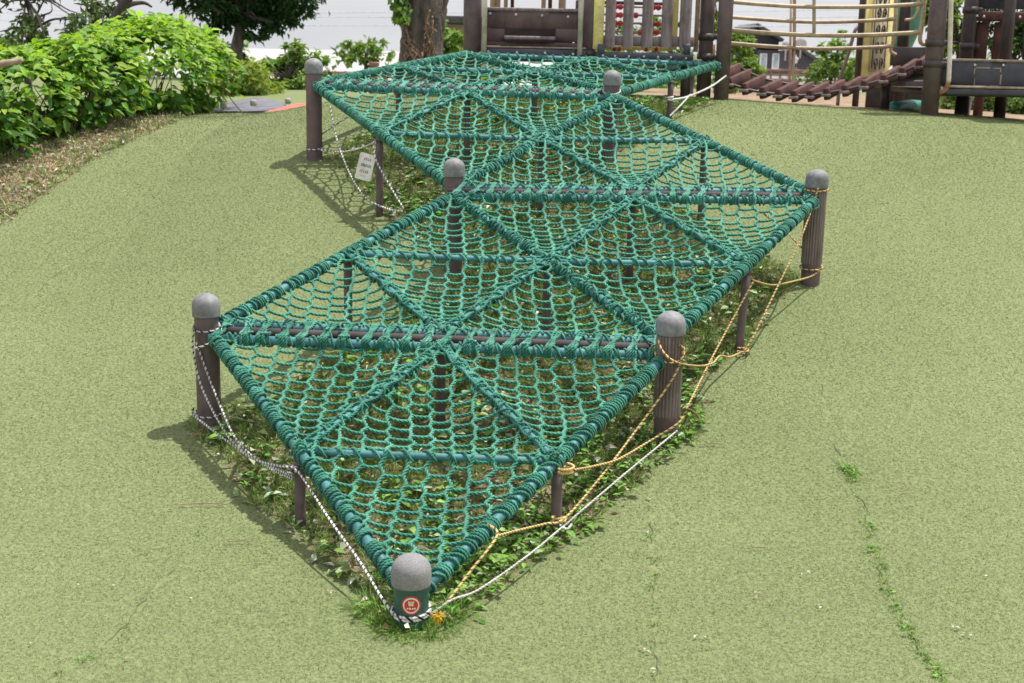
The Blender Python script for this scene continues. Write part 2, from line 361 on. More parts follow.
# ------------------------------------------------------------------ climbing frame layout
V = {1: A3(-.39, 5.039, .054), 2: A3(-1.636, 7.076, .776), 3: A3(.856, 7.115, .72), 5: A3(-.43, 9.181, 1.345), 4: A3(2.066, 9.201, 1.36),
     6: A3(-1.666, 11.222, 2.012), 7: A3(.833, 11.282, 1.968), 8: A3(-.513, 13.397, 2.269), 9: A3(1.994, 13.48, 2.219)}
V = {k: v - A3(0, 0, 0) for k, v in V.items()}
GAP = .075
def upslope(lo, hi):
    e = nrm(V[lo[1]] - V[lo[0]]) if len(lo) == 2 else A3(1, 0, 0)
    d = np.mean([V[i] for i in hi], 0) - np.mean([V[i] for i in lo], 0)
    return nrm(d - (d @ A3(1, 0, 0)) * A3(1, 0, 0))
sA, sB, sC, sD = upslope((2, 3), (2, 3)) if 0 else nrm((V[2] + V[3]) / 2 - V[1]), upslope((2, 3), (5, 4)), upslope((5, 4), (6, 7)), upslope((6, 7), (8, 9))
sA = nrm(sA * A3(0, 1, 1))
NET = [V[i][:2] for i in (1, 3, 4, 7, 9, 8, 6, 5, 2)]
NETP = np.array(NET)
def poly_dist(P, poly):
    """signed distance to a polygon, negative inside"""
    P = np.asarray(P, float); d = np.full(len(P), 1e9); ins = np.zeros(len(P), bool); n = len(poly)
    for i in range(n):
        a, b = poly[i], poly[(i + 1) % n]; e = b - a
        t = np.clip(((P - a) @ e) / (e @ e), 0, 1); d = np.minimum(d, np.linalg.norm(P - a - t[:, None] * e, axis=1))
        c = (a[1] > P[:, 1]) != (b[1] > P[:, 1])
        x = a[0] + (P[:, 1] - a[1]) / (b[1] - a[1] + 1e-12) * (b[0] - a[0]); ins ^= c & (P[:, 0] < x)
    return np.where(ins, -d, d)
def wob(x, y): return .05 * np.sin(x * 5.3 + 2 * y) + .04 * np.sin(y * 7.1 - 3 * x) + .03 * np.sin(13 * x + 9 * y)
HEDGE_EDGE = np.array([gh(px, py)[:2] for px, py in ((-60, 262), (0, 222), (45, 190), (90, 160), (130, 140), (170, 122), (200, 112))])
def soil_masks(x, y):
    P = np.c_[x, y]; d = poly_dist(P, NETP) + wob(x, y) * .7 + .13 * np.clip((y - 7.3) / .5, 0, 1)
    under = np.clip(1 - (d - .05) / .08, 0, 1)
    # left verge beyond the turf edge
    ex = np.interp(y, HEDGE_EDGE[:, 1], HEDGE_EDGE[:, 0], left=HEDGE_EDGE[0, 0] - 1, right=HEDGE_EDGE[-1, 0] + .3)
    verge = np.clip((ex + wob(x, y) * 1.2 - x) / .12, 0, 1) * (y < 14.0)
    # bare earth behind the crest on the right
    back = np.clip((y - 14.0 - wob(x, y)) / .5, 0, 1) * np.clip((x - 1.6) / .4, 0, 1) * np.clip((30 - y) / 5, 0, 1)
    return under, verge, back

def grid_axis(lo, hi, st, far_lo, far_hi):
    a = list(np.arange(lo, hi, st)); s = st; x = a[-1]
    while x < far_hi: s *= 1.25; x += s; a.append(x)
    s = st; x = lo; b = []
    while x > far_lo: s *= 1.25; x -= s; b.append(x)
    return np.array(b[::-1] + a)
gx = grid_axis(-5.2, 5.8, .055, -1500, 1500); gy = grid_axis(3.8, 15.5, .055, -60, 1900)
X, Y = np.meshgrid(gx, gy); Xf, Yf = X.ravel(), Y.ravel()
u_, v_, b_ = soil_masks(Xf, Yf)
mb = MB(); nx, ny = len(gx), len(gy)
i = np.arange(ny - 1)[:, None] * nx; j = np.arange(nx - 1)[None]
mb.add(np.c_[Xf, Yf, gz(Xf, Yf)], np.stack([i + j, i + j + 1, i + nx + j + 1, i + nx + j], -1).reshape(-1, 4), 0, np.c_[np.maximum(u_, v_ * .35), np.maximum(v_ * .72, b_ * .85), np.clip((Yf - 55) / 8, 0, 1)])
ground = mb.build('ground', ground_material()); tag(ground, kind='structure')

# ------------------------------------------------------------------ turf fibres
SEAM_PX = [[(822, 385), (826, 410), (831, 440), (846, 466), (852, 477), (857, 495), (865, 507), (868, 530), (873, 548), (880, 570), (888, 590), (897, 610), (908, 632), (922, 655), (938, 676), (950, 690)],
           [(650, 470), (651, 520), (653, 570), (655, 620), (657, 690)], [(187, 172), (165, 190), (150, 205), (120, 230), (60, 272), (30, 300)], [(175, 570), (150, 595), (125, 625), (95, 655), (50, 678)]]
SEAMS = []
for q_ in SEAM_PX:
    q3 = spline([gh(*p) for p in q_], 6)[:, :2]; SEAMS.append(q3[np.argsort(q3[:, 1])])
def turf():
    mb = MB(); pts = []
    for y0, y1, dens, L, W in ((4.2, 6.0, 16000, .013, .0015), (6.0, 7.6, 13000, .013, .0016), (7.6, 9.5, 10000, .013, .0018), (9.5, 11.5, 8000, .013, .0020), (11.5, 15.2, 5200, .014, .0027)):
        xw = y1 * .43 + .35; n = int(dens * (y1 - y0) * 2 * xw)
        x = rng.uniform(-xw, xw, n); y = rng.uniform(y0, y1, n)
        u, v, b = soil_masks(x, y); k = (rng.random(n) > np.maximum(np.maximum(u, v), b) * 1.1)
        x, y = x[k], y[k]; n = len(x)
        sd = np.full(n, 9.)
        for Sx in SEAMS:
            q = np.interp(y, Sx[:, 1], Sx[:, 0]); inside = (y > Sx[0, 1]) & (y < Sx[-1, 1]); sd = np.where(inside, np.minimum(sd, np.abs(x - q) + .006 * np.sin(y * 23) + .004 * np.sin(y * 57)), sd)
        k = sd > .009; x, y, sd = x[k], y[k], sd[k]; n = len(x)
        C = np.c_[x, y, gz(x, y) - .001]
        D = np.c_[rng.normal(0, .8, n), rng.normal(-.1, .8, n), rng.uniform(.1, .8, n)]
        Nn = rand_dirs(n)
        c = mixcols(n, [(.252, .288, .146), (.230, .270, .126), (.325, .345, .240), (.178, .220, .096), (.262, .308, .110)], .17 if y0 < 7 else .12, [.38, .24, .16, .10, .12])
        big = .5 + .5 * np.sin(x * .9 + 1.3) * np.sin(y * .7 + .4); yl = np.clip((x - .5) / 4, 0, 1) * .12
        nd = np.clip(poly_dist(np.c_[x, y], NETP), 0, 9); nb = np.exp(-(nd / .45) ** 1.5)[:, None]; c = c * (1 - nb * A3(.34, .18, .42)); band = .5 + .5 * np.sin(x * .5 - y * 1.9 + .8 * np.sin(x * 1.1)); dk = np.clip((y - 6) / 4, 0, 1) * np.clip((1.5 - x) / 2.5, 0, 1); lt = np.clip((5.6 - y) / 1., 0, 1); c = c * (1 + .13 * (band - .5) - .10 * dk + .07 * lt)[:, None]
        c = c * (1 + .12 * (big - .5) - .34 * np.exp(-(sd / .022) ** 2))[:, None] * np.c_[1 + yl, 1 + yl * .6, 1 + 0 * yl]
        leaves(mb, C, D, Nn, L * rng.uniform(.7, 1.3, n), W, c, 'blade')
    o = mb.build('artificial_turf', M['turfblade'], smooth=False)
    tag(o, 'short olive green artificial turf covering the mound', 'turf', kind='stuff')
turf()

# ------------------------------------------------------------------ weeds and clippings under the net
def undergrowth():
    mb = MB(); lo = NETP.min(0) - .3; hi = NETP.max(0) + .3
    def scatter(dens, f):
        n = int(dens * (hi - lo).prod()); P = rng.uniform(lo, hi, (n, 2)); d = poly_dist(P, NETP) + wob(P[:, 0], P[:, 1]) * .7
        d = d + .13 * np.clip((P[:, 1] - 7.3) / .5, 0, 1); k = f(d, P); return P[k]
    clump = lambda P, s=1: .5 + .5 * np.sin(P[:, 0] * 3.1 * s + 1.7 * np.sin(P[:, 1] * 2.3 * s)) * np.sin(P[:, 1] * 3.7 * s + np.sin(P[:, 0] * 2.9 * s))
    P = scatter(7000, lambda d, P: (d < .10) & (rng.random(len(d)) < .25 + .75 * clump(P))); n = len(P)
    C = np.c_[P, gz(P[:, 0], P[:, 1])]
    D = np.c_[rng.normal(0, .6, (n, 2)), rng.uniform(.35, 1, n)]
    leaves(mb, C, D, np.c_[rng.normal(0, 1, (n, 2)), .3 * np.ones(n)], rng.uniform(.03, .085, n), rng.uniform(.0015, .0032, n), mixcols(n, [(.17, .29, .06), (.22, .33, .085), (.44, .40, .24), (.11, .20, .045), (.33, .38, .17)], .2, [.34, .30, .09, .18, .09]), 'grass', 0, -.25)
    # broad leaved weeds
    P = scatter(100, lambda d, P: (d < .09) & (rng.random(len(d)) < clump(P, .8) ** 2)); n = len(P); k = 6
    Pc = np.repeat(P, k, 0) + rng.normal(0, .022, (n * k, 2)); n = len(Pc)
    a = rng.uniform(0, 6.28, n); C = np.c_[Pc, gz(Pc[:, 0], Pc[:, 1]) + rng.uniform(.008, .06, n)]
    D = np.c_[np.cos(a), np.sin(a), rng.uniform(-.1, .5, n)]
    leaves(mb, C, D, np.c_[rng.normal(0, .25, (n, 2)), np.ones(n)], rng.uniform(.03, .08, n), rng.uniform(.011, .025, n), mixcols(n, [(.16, .33, .06), (.22, .39, .085), (.11, .23, .05), (.36, .45, .26)], .2), 'ovate', .2, .3)
    o = mb.build('weeds', M['grass'], smooth=False); tag(o, 'wild grass and leafy weeds growing in the shade under the rope net', 'weeds', kind='stuff')
    mb = MB()
    P = scatter(400, lambda d, P: (d < .14) & (rng.random(len(d)) < .25 + .6 * clump(P, 1.4))); n = len(P)
    C = np.c_[P, gz(P[:, 0], P[:, 1]) + rng.uniform(.004, .045, n)]; a = rng.uniform(0, 6.28, n)
    leaves(mb, C, np.c_[np.cos(a), np.sin(a), rng.normal(0, .3, n)], np.c_[rng.normal(0, .4, (n, 2)), np.ones(n)], rng.uniform(.02, .075, n), rng.uniform(.004, .019, n), mixcols(n, [(.44, .48, .33), (.40, .34, .22), (.55, .56, .45), (.26, .17, .11), (.26, .36, .15)], .2), 'rhomb', .3, .3)
    o = mb.build('leaf_litter', M['dry'], smooth=False); tag(o, 'pale cut weeds and dry leaves lying on the soil under the net', 'litter', kind='stuff')
undergrowth()

def tuft(mb, c, n, L, spread, cols, w=.002):
    c = np.asarray(c, float); a = rng.uniform(0, 6.28, n); r = np.sqrt(rng.random(n)) * spread
    P = c[:2] + np.c_[np.cos(a), np.sin(a)] * r[:, None]; C = np.c_[P, gz(P[:, 0], P[:, 1]) - .002]
    D = np.c_[np.cos(a) * r / spread * .8 + rng.normal(0, .25, n), np.sin(a) * r / spread * .8 + rng.normal(0, .25, n), np.ones(n) * .8]
    leaves(mb, C, D, np.c_[np.cos(a), np.sin(a), .2 * np.ones(n)], L * rng.uniform(.5, 1.2, n), w, mixcols(n, cols, .2), 'grass', 0, .35)
def rosette(mb, c, n, L, spread, cols, h=.04):
    c = np.asarray(c, float); a = rng.uniform(0, 6.28, n); r = np.sqrt(rng.random(n)) * spread
    P = c[:2] + np.c_[np.cos(a), np.sin(a)] * r[:, None]; C = np.c_[P, gz(P[:, 0], P[:, 1]) + rng.uniform(.004, h, n)]
    a2 = a + rng.normal(0, .6, n)
    leaves(mb, C, np.c_[np.cos(a2), np.sin(a2), rng.uniform(-.1, .5, n)], np.c_[rng.normal(0, .25, (n, 2)), np.ones(n)], L * rng.uniform(.6, 1.2, n), L * rng.uniform(.2, .36, n), mixcols(n, cols, .18), 'ovate', .25, .35)
WEED = [(.15, .31, .045), (.20, .36, .07), (.11, .22, .035)]
def weeds():
    mb = MB(); c1 = gh(412, 622)
    for dx, dy in ((-.12, .03), (.12, .04), (.0, -.11), (-.08, -.07), (.09, -.07), (.15, .1), (-.17, .1)):
        tuft(mb, c1 + A3(dx, dy, 0), 190, .062 if dy < 0 else .095, .10, WEED + [(.24, .28, .1)], .0017)
    rosette(mb, c1 + A3(-.17, .05, 0), 12, .045, .08, WEED, .06); rosette(mb, c1 + A3(.2, .08, 0), 12, .042, .1, WEED, .06)
    o = mb.build('grass_clump', M['grass'], smooth=False); tag(o, 'ring of long bright grass around the short green post at the front', 'grass', kind='stuff')
    mb = MB()
    for px, py, n, s in ((684, 432, 40, .11), (676, 442, 26, .08), (690, 425, 22, .07)): rosette(mb, gh(px, py), n, .05, s, WEED, .09)
    for px, py in ((664, 440), (690, 436), (655, 444)): tuft(mb, gh(px, py), 60, .06, .07, WEED + [(.3, .22, .1)])
    # leafy edge along the right front tube
    for k in range(110):
        t = random.random(); p = V[1] * (1 - t) + V[3] * t; q = p[:2] + A3(.85, -.52) * random.uniform(-.2, .12)
        rosette(mb, (*q, 0), random.randint(5, 14), random.uniform(.03, .055), .07, WEED + [(.25, .29, .15)], .07)
    o = mb.build('edge_weeds', M['grass'], smooth=False); tag(o, 'broad leaved weeds spilling out along the right front tube to the grooved post', 'weeds', kind='stuff')
    mb = MB()
    seam = SEAM_PX[0]; _unused = [(822, 385), (826, 410), (831, 440), (846, 466), (852, 477), (857, 495), (865, 507), (868, 530), (873, 548), (880, 570), (888, 590), (897, 610), (908, 632), (922, 655), (938, 676)]
    S = spline(seam, 8)
    for k, (px, py) in enumerate(S):
        if py < 455 and random.random() < .6: continue
        c = gh(px + random.uniform(-3, 3), py + random.uniform(-3, 3))
        big = 2.0 if 462 < py < 480 else (random.uniform(.7, 1.5) if py > 525 else .5)
        tuft(mb, c, int(11 * big), .024 * (big ** .5), .020 * big, [(.2, .34, .07), (.26, .36, .11), (.15, .26, .06)], .0018)
        if big > 1.2 and random.random() < .7: rosette(mb, c, int(4 * big), .02, .025, WEED, .015)
    for q in SEAMS:
        t = np.linspace(q[0, 1], q[-1, 1], int((q[-1, 1] - q[0, 1]) / .012)); xs = np.interp(t, q[:, 1], q[:, 0]) + .006 * np.sin(t * 23) + .004 * np.sin(t * 57)
        for a, b in zip(range(len(t) - 1), range(1, len(t))):
            if math.sin(t[a] * 9.1 + xs[a] * 4) + .7 * math.sin(t[a] * 21) < .05: continue
            w = .0010 + .0016 * abs(math.sin(t[a] * 13)); z = gz(xs[[a, b]], t[[a, b]]) + .006
            mb.add([(xs[a] - w, t[a], z[0]), (xs[a] + w, t[a], z[0]), (xs[b] + w, t[b], z[1]), (xs[b] - w, t[b], z[1])], np.array([[0, 1, 2, 3]]), 0, (.13, .145, .075) if random.random() < .7 else (.19, .13, .09))
    for px, py in spline(SEAM_PX[1], 9):
        if random.random() < .7: tuft(mb, gh(px + random.uniform(-3, 3), py), random.randint(5, 13), .022, .018, WEED + [(.3, .25, .14)], .0018)
    for px, py in ((88, 660), (80, 663), (95, 658), (60, 675), (127, 630), (198, 535), (655, 626), (650, 590), (657, 560), (655, 575), (648, 540), (702, 410)):
        tuft(mb, gh(px, py), 14, .022, .022, WEED, .002)
    for px, py in ((160, 193), (153, 198), (218, 252), (150, 597), (120, 640)): tuft(mb, gh(px, py), 9, .02, .03, [(.05, .08, .03), (.08, .12, .03)], .002)
    o = mb.build('seam_weeds', M['grass'], smooth=False); tag(o, 'small bright weeds sprouting in a line along the turf seams', 'weeds', kind='stuff')
    mb = MB()
    bits = [(22, 493), (270, 405), (112, 588), (330, 595), (398, 511), (28, 648), (76, 589), (955, 632), (966, 640), (820, 610), (985, 580), (752, 598), (649, 503), (650, 535), (657, 430), (735, 320), (805, 575), (642, 655), (655, 672), (130, 660), (190, 600), (40, 560), (700, 640), (900, 330), (940, 250), (700, 350)]
    for px, py in bits:
        c = gh(px, py); a = random.uniform(0, 6.28); k = random.randint(1, 3)
        C = np.repeat(c[None], k, 0) + np.c_[rng.normal(0, .012, (k, 2)), .016 + 0 * np.ones(k)]
        leaves(mb, C, np.c_[np.cos(a + np.arange(k)), np.sin(a + np.arange(k)), .1 * np.ones(k)], np.c_[np.zeros((k, 2)), np.ones(k)], rng.uniform(.012, .028, k), .006, mixcols(k, [(.6, .58, .52), (.42, .33, .25), (.5, .5, .4)], .1), 'rhomb', .4, .2)
    for px, py, ln, an in ((200, 508, .22, .1), (232, 505, .12, .3), (712, 448, .14, 0), (395, 607, .05, -.7), (755, 552, .1, .2), (240, 545, .12, .1), (905, 495, .05, .3)):
        c = gh(px, py); d = A3(math.cos(an), math.sin(an), 0) * ln / 2; q = np.array([c - d, c + A3(0, .01, 0), c + d]); q[:, 2] = gz(q[:, 0], q[:, 1]) + .018
        tube(mb, spline(q, 4), .0025, 5, col=(.30, .22, .15))
    # cut twigs and leaves on the verge at the foot of the hedge
    n = 1700; k = rng.integers(0, len(HEDGE_EDGE) - 1, n); t = rng.random(n)[:, None]
    P = HEDGE_EDGE[k] * (1 - t) + HEDGE_EDGE[k + 1] * t + np.c_[-np.abs(rng.normal(0.3, .35, n)) + .05, rng.normal(0, .1, n)]
    C = np.c_[P, gz(P[:, 0], P[:, 1]) + rng.uniform(.005, .05, n)]; a = rng.uniform(0, 6.28, n)
    leaves(mb, C, np.c_[np.cos(a), np.sin(a), rng.normal(0, .3, n)], np.c_[rng.normal(0, .4, (n, 2)), np.ones(n)], rng.uniform(.03, .10, n), rng.uniform(.004, .018, n), mixcols(n, [(.46, .47, .34), (.44, .35, .25), (.58, .58, .47), (.34, .23, .17), (.28, .36, .15)], .2), 'rhomb', .3, .3)
    n = 4200; k = rng.integers(0, len(HEDGE_EDGE) - 1, n); t = rng.random(n)[:, None]
    P = HEDGE_EDGE[k] * (1 - t) + HEDGE_EDGE[k + 1] * t + np.c_[-np.abs(rng.normal(0.0, .45, n)) + .06, rng.normal(0, .1, n)]
    C = np.c_[P, gz(P[:, 0], P[:, 1])]
    leaves(mb, C, np.c_[rng.normal(0, .5, (n, 2)), np.ones(n)], rand_dirs(n), rng.uniform(.03, .1, n), .004, mixcols(n, [(.18, .28, .06), (.40, .38, .22), (.30, .36, .15), (.5, .46, .3)], .2), 'grass', 0, .3)
    o = mb.build('debris', M['dry'], smooth=False); tag(o, 'scattered pale petals, twigs and hedge clippings lying on the turf and verge', 'litter', kind='stuff')
weeds()

# ------------------------------------------------------------------ rope net panels
S_, H_, AMP = .110, .0465, .0075
def panel(name, label, tris, outer, inner, diag, Vp, layout, fine, sag, wrapfree=()):
    """tris: vertex triples; outer/inner/diag: edges (pairs or midpoint pairs); Vp: 3D corners; layout: flat corners"""
    base = np.mean([Vp[k] for k in layout], 0); base = A3(base[0], base[1], gz(base[0], base[1]))
    root = empty('rope_net_panel', base, label, 'climbing net', 'rope net panels of the zigzag climbing frame')
    L2 = {k: A3(*p) for k, p in layout.items()}
    def mid(e): return tuple(sorted(e))
    def P3(k): return (Vp[k[0]] + Vp[k[1]]) / 2 if isinstance(k, tuple) else Vp[k]
    nrmls = {}
    for t in tris:
        n = np.cross(Vp[t[1]] - Vp[t[0]], Vp[t[2]] - Vp[t[0]]); n = n / np.linalg.norm(n); nrmls[t] = n if n[2] > 0 else -n
    Nav = nrm(np.mean(list(nrmls.values()), 0))
    wph = random.uniform(0, 6)
    def mapp(uv):
        """flat net coordinates -> 3D (nan outside)"""
        out = np.full((len(uv), 3), np.nan)
        w1 = .014 * np.sin(uv[:, 1] * 5.2 + 1.3 * np.sin(uv[:, 0] * 2.1) + wph) + .008 * np.sin(uv[:, 0] * 7.3 + uv[:, 1] * 3.1 + 2 * wph)
        w2 = .011 * np.sin(uv[:, 0] * 4.3 + 1.7 * np.sin(uv[:, 1] * 2.4) + 1.5 * wph) + .006 * np.sin(uv[:, 1] * 8.1 - uv[:, 0] * 2.7)
        uv = uv + np.c_[w1, w2]
        for t in tris:
            a, b, c = (L2[k] for k in t); Mx = np.array([b - a, c - a]).T; w = np.linalg.solve(Mx, (uv - a).T).T
            l = np.c_[1 - w.sum(1), w]; ins = (l > -1e-6).all(1)
            if not ins.any(): continue
            li = l[ins]; p = li @ np.array([Vp[k] for k in t])
            # the four small triangles of the big one
            m = np.zeros((len(li), 3)); big = li > .5; anyb = big.any(1)
            mm = np.where(anyb[:, None], np.where(big, 2 * li - 1, 2 * li), 1 - 2 * li)
            q = np.clip(27 * mm.prod(1), 0, 1) ** .62
            p = p + nrmls[t] * (.026 - sag * q)[:, None]
            out[ins] = p
        return out
    lo = np.min(list(L2.values()), 0); hi = np.max(list(L2.values()), 0)
    net = MB(); st = .0062 if fine else .011
    ncol = int((hi[0] - lo[0]) / S_) + 2; nrow = int((hi[1] - lo[1]) / H_) + 2
    off = .03
    jit = rng.normal(0, .0065, (ncol + 2, nrow + 2, 2)); slope = .0
    def colx(ii, v):
        jj = np.clip(v / H_, 0, nrow); j0 = np.floor(jj).astype(int); f = jj - j0
        jx = jit[ii, j0, 0] * (1 - f) + jit[ii, j0 + 1, 0] * f
        return ii * S_ + off + AMP * np.cos(np.pi * (jj + ii)) + jx
    for ii in range(ncol):
        v = np.linspace(lo[1], hi[1], int((hi[1] - lo[1]) / .0075))
        uv = np.c_[lo[0] + colx(ii, v - lo[1]), v]; p = mapp(uv); ok = ~np.isnan(p[:, 0])
        run = np.flatnonzero(np.diff(np.r_[0, ok.astype(int), 0]))
        for a, b in zip(run[::2], run[1::2]):
            if b - a > 3:
                q = p[a:b] + Nav * .0025
                q = q + 0
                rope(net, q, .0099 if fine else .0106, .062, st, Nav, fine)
        for jj in range(nrow):
            if (ii + jj) % 2: continue
            v0 = jj * H_ + jit[ii, jj, 1]
            u0 = lo[0] + float(colx(ii, np.array([jj * H_]))[0]); u1 = lo[0] + float(colx(ii + 1, np.array([jj * H_]))[0]) if ii + 1 < ncol else u0 + S_ - 2 * AMP
            t = np.linspace(-.06, 1.06, 12); bow = .011 * (1 - (2 * t - 1) ** 2) * random.uniform(.3, 1.2)
            uv = np.c_[u0 + (u1 - u0) * t, lo[1] + jj * H_ + (jit[ii, jj, 1]) * 1.3 * np.ones_like(t) - bow]
            p = mapp(uv); ok = ~np.isnan(p[:, 0]); run = np.flatnonzero(np.diff(np.r_[0, ok.astype(int), 0]))
            for a, b in zip(run[::2], run[1::2]):
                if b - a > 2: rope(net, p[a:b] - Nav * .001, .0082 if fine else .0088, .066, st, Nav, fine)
    net.build('net', M['rope'], root)
    # tubes
    def wrap(mb, a, b, r0, rr, pitch, groups=None, hand=1, jitter=.1, s0=0., s1=1.):
        d = b - a; Ln = np.linalg.norm(d); ax = d / Ln; n1 = nrm(np.cross(ax, A3(.12, .3, 1))); n2 = np.cross(ax, n1)
        th = [0.]; s = [Ln * s0 + .01]
        while s[-1] < Ln * s1 - .015:
            if groups:
                for _ in range(random.randint(groups[0], groups[1])): th.append(th[-1] + 2 * np.pi); s.append(s[-1] + pitch * random.uniform(.8, 1.25))
                th.append(th[-1] + np.pi * random.choice((1, 1, 2))); s.append(s[-1] + groups[2] * random.uniform(.5, 1.5))
            else: th.append(th[-1] + 2 * np.pi); s.append(s[-1] + pitch * random.uniform(1 - jitter, 1 + jitter))
        th = np.array(th); s = np.array(s); tt = np.arange(0, th[-1], .32); ss = np.interp(tt, th, s)
        ss = np.minimum(ss, Ln * s1 - .005)
        R = r0 + rr + .0018 * np.sin(tt * .37) + .0015
        ang = hand * tt
        p = a + ax * ss[:, None] + R[:, None] * (np.cos(ang)[:, None] * n1 + np.sin(ang)[:, None] * n2)
        p = p + ax * (.004 * np.sin(ang + 1))[:, None]
        rope(mb, p, rr, None, .0065 if fine else .011, ax + 0 * ax, fine)
    for e in outer:
        m = MB(); a, b = P3(e[0]), P3(e[1]); d = nrm(b - a)
        tube(m, np.linspace(a - d * .03, b + d * .03, 6), .0245, 20); o = m.build('frame_tube', M['tube'], root)
        m = MB()
        if e in wrapfree: wrap(m, a, b, .0245, .0062, .085, None, 1, .35)
        else: wrap(m, a, b, .0245, .0072, .0165, (1, 4, .052) if fine else (2, 5, .038), 1, .1); 
        m.build('coiled_rope', M['lash'], o)
    for e in inner:
        m = MB(); a, b = P3(e[0]), P3(e[1]); tube(m, np.linspace(a, b, 6), .0185, 16); o = m.build('cross_tube', M['tube'], root)
        m = MB(); wrap(m, a, b, .0185, .0068, .088, None, 1, .35)
        if abs(nrm(b - a)[1]) > .5:
            for sd in (-1, 1):
                t = np.linspace(.02, .98, 40)[:, None]; side = nrm(np.cross(nrm(b - a), Nav)); P = a * (1 - t) + b * t + side * sd * (.020 + .006 * np.sin(t * 40 + sd)) + Nav * (.016 + .008 * np.sin(t * 31 + 2 * sd))
                rope(m, P, .0078, .06, .008, Nav, fine)
            wrap(m, a, b, .0215, .0064, .14, None, -1, .4)
        m.build('coiled_rope', M['lash'], o)
    for e in diag:
        m = MB(); a, b = P3(e[0]), P3(e[1]); tube(m, np.linspace(a, b, 6), .022, 16); o = m.build('cross_tube', M['tube'], root)
        m = MB(); wrap(m, a, b, .022, .0068, .030, (1, 4, .05), 1); wrap(m, a, b, .026, .0060, .060, None, -1, .4)
        for k in range(70):
            t = random.uniform(.02, .98); c = a * (1 - t) + b * t + nrm(A3(*rng.normal(0, 1, 3)) + 1.2 * Nav) * random.uniform(.028, .038)
            dd = nrm(nrm(b - a) + A3(*rng.normal(0, .5, 3))) * random.uniform(.02, .045)
            rope(m, spline([c - dd, c + Nav * .006, c + dd], 5), .0068, .04, .008, Nav, fine, mat=1 if random.random() < .3 else 0)
        m.build('coiled_rope', [M['lash'], M['fray']], o)
    # bulky knots where the tubes meet
    nodes = set()
    for e in outer + inner + diag:
        for k in e: nodes.add(k)
    for k in nodes:
        c = P3(k); m = MB()
        for _ in range(6 if isinstance(k, tuple) else 3):
            cc = c + A3(*rng.normal(0, .018, 3)) + Nav * random.uniform(.0, .018); ax1 = nrm(A3(*rng.normal(0, 1, 3))); n1 = nrm(np.cross(ax1, Nav + .01)); n2 = np.cross(ax1, n1); a = np.linspace(0, random.uniform(4, 9), 22)
            rope(m, cc + random.uniform(.018, .030) * (np.cos(a)[:, None] * n1 + np.sin(a)[:, None] * n2) + ax1 * (a[:, None] - 3) * .004, .0068, .045, .009, ax1, fine)
        m.build('knot', M['lash'], root)
    return root, Nav
R3 = lambda k: [k]
def shift(k, s, sign): return V[k] + s * GAP * sign
T = 2.165; HL = 1.25
VA = {1: V[1] + A3(0, .05, .03), 2: shift(2, sA, -1) + A3(.015, 0, 0), 3: shift(3, sA, -1) + A3(-.012, 0, 0)}
VB = {2: shift(2, sB, 1), 3: shift(3, sB, 1), 5: shift(5, sB, -1), 4: shift(4, sB, -1)}
VC = {5: shift(5, sC, 1), 4: shift(4, sC, 1), 6: shift(6, sC, -1), 7: shift(7, sC, -1)}
VD = {6: shift(6, sD, 1), 7: shift(7, sD, 1), 8: V[8], 9: V[9]}
pa, nA = panel('A', 'nearest green rope net panel, a triangle pointing down at the short green post', [(1, 3, 2)], [(1, 2), (1, 3), (2, 3)], [((1, 2), (1, 3)), ((1, 2), (2, 3)), ((1, 3), (2, 3))], [], VA, {1: (HL, 0), 2: (0, T), 3: (2 * HL, T)}, True, .12, ((2, 3),))
pb, nB = panel('B', 'second green rope net panel from the front, a diamond between the two grooved posts', [(2, 3, 5), (3, 4, 5)], [(2, 5), (3, 4), (2, 3), (5, 4)],
      [((2, 5), (3, 5)), ((2, 5), (2, 3)), ((2, 3), (3, 5)), ((3, 5), (3, 4)), ((3, 5), (4, 5)), ((4, 5), (3, 4))], [(3, 5)], VB, {2: (0, 0), 3: (2 * HL, 0), 5: (HL, T), 4: (3 * HL, T)}, True, .12, ((2, 3), (5, 4)))
pc, nC = panel('C', 'third green rope net panel from the front, leaning left above the small white sign', [(5, 4, 7), (5, 7, 6)], [(5, 6), (4, 7), (5, 4), (6, 7)],
      [((5, 6), (5, 7)), ((5, 6), (6, 7)), ((6, 7), (5, 7)), ((5, 7), (4, 5)), ((5, 7), (4, 7)), ((4, 5), (4, 7))], [(5, 7)], VC, {5: (HL, 0), 4: (3 * HL, 0), 6: (0, T), 7: (2 * HL, T)}, False, .125, ((5, 4), (6, 7)))
pd, nD = panel('D', 'farthest green rope net panel, meeting the deck of the left play tower', [(6, 7, 8), (7, 9, 8)], [(6, 8), (7, 9), (6, 7), (8, 9)],
      [((6, 8), (7, 8)), ((6, 8), (6, 7)), ((6, 7), (7, 8)), ((7, 8), (7, 9)), ((7, 8), (8, 9)), ((8, 9), (7, 9))], [(7, 8)], VD, {6: (0, 0), 7: (2 * HL, 0), 8: (HL, T), 9: (3 * HL, T)}, False, .12, ((6, 7), (8, 9)))

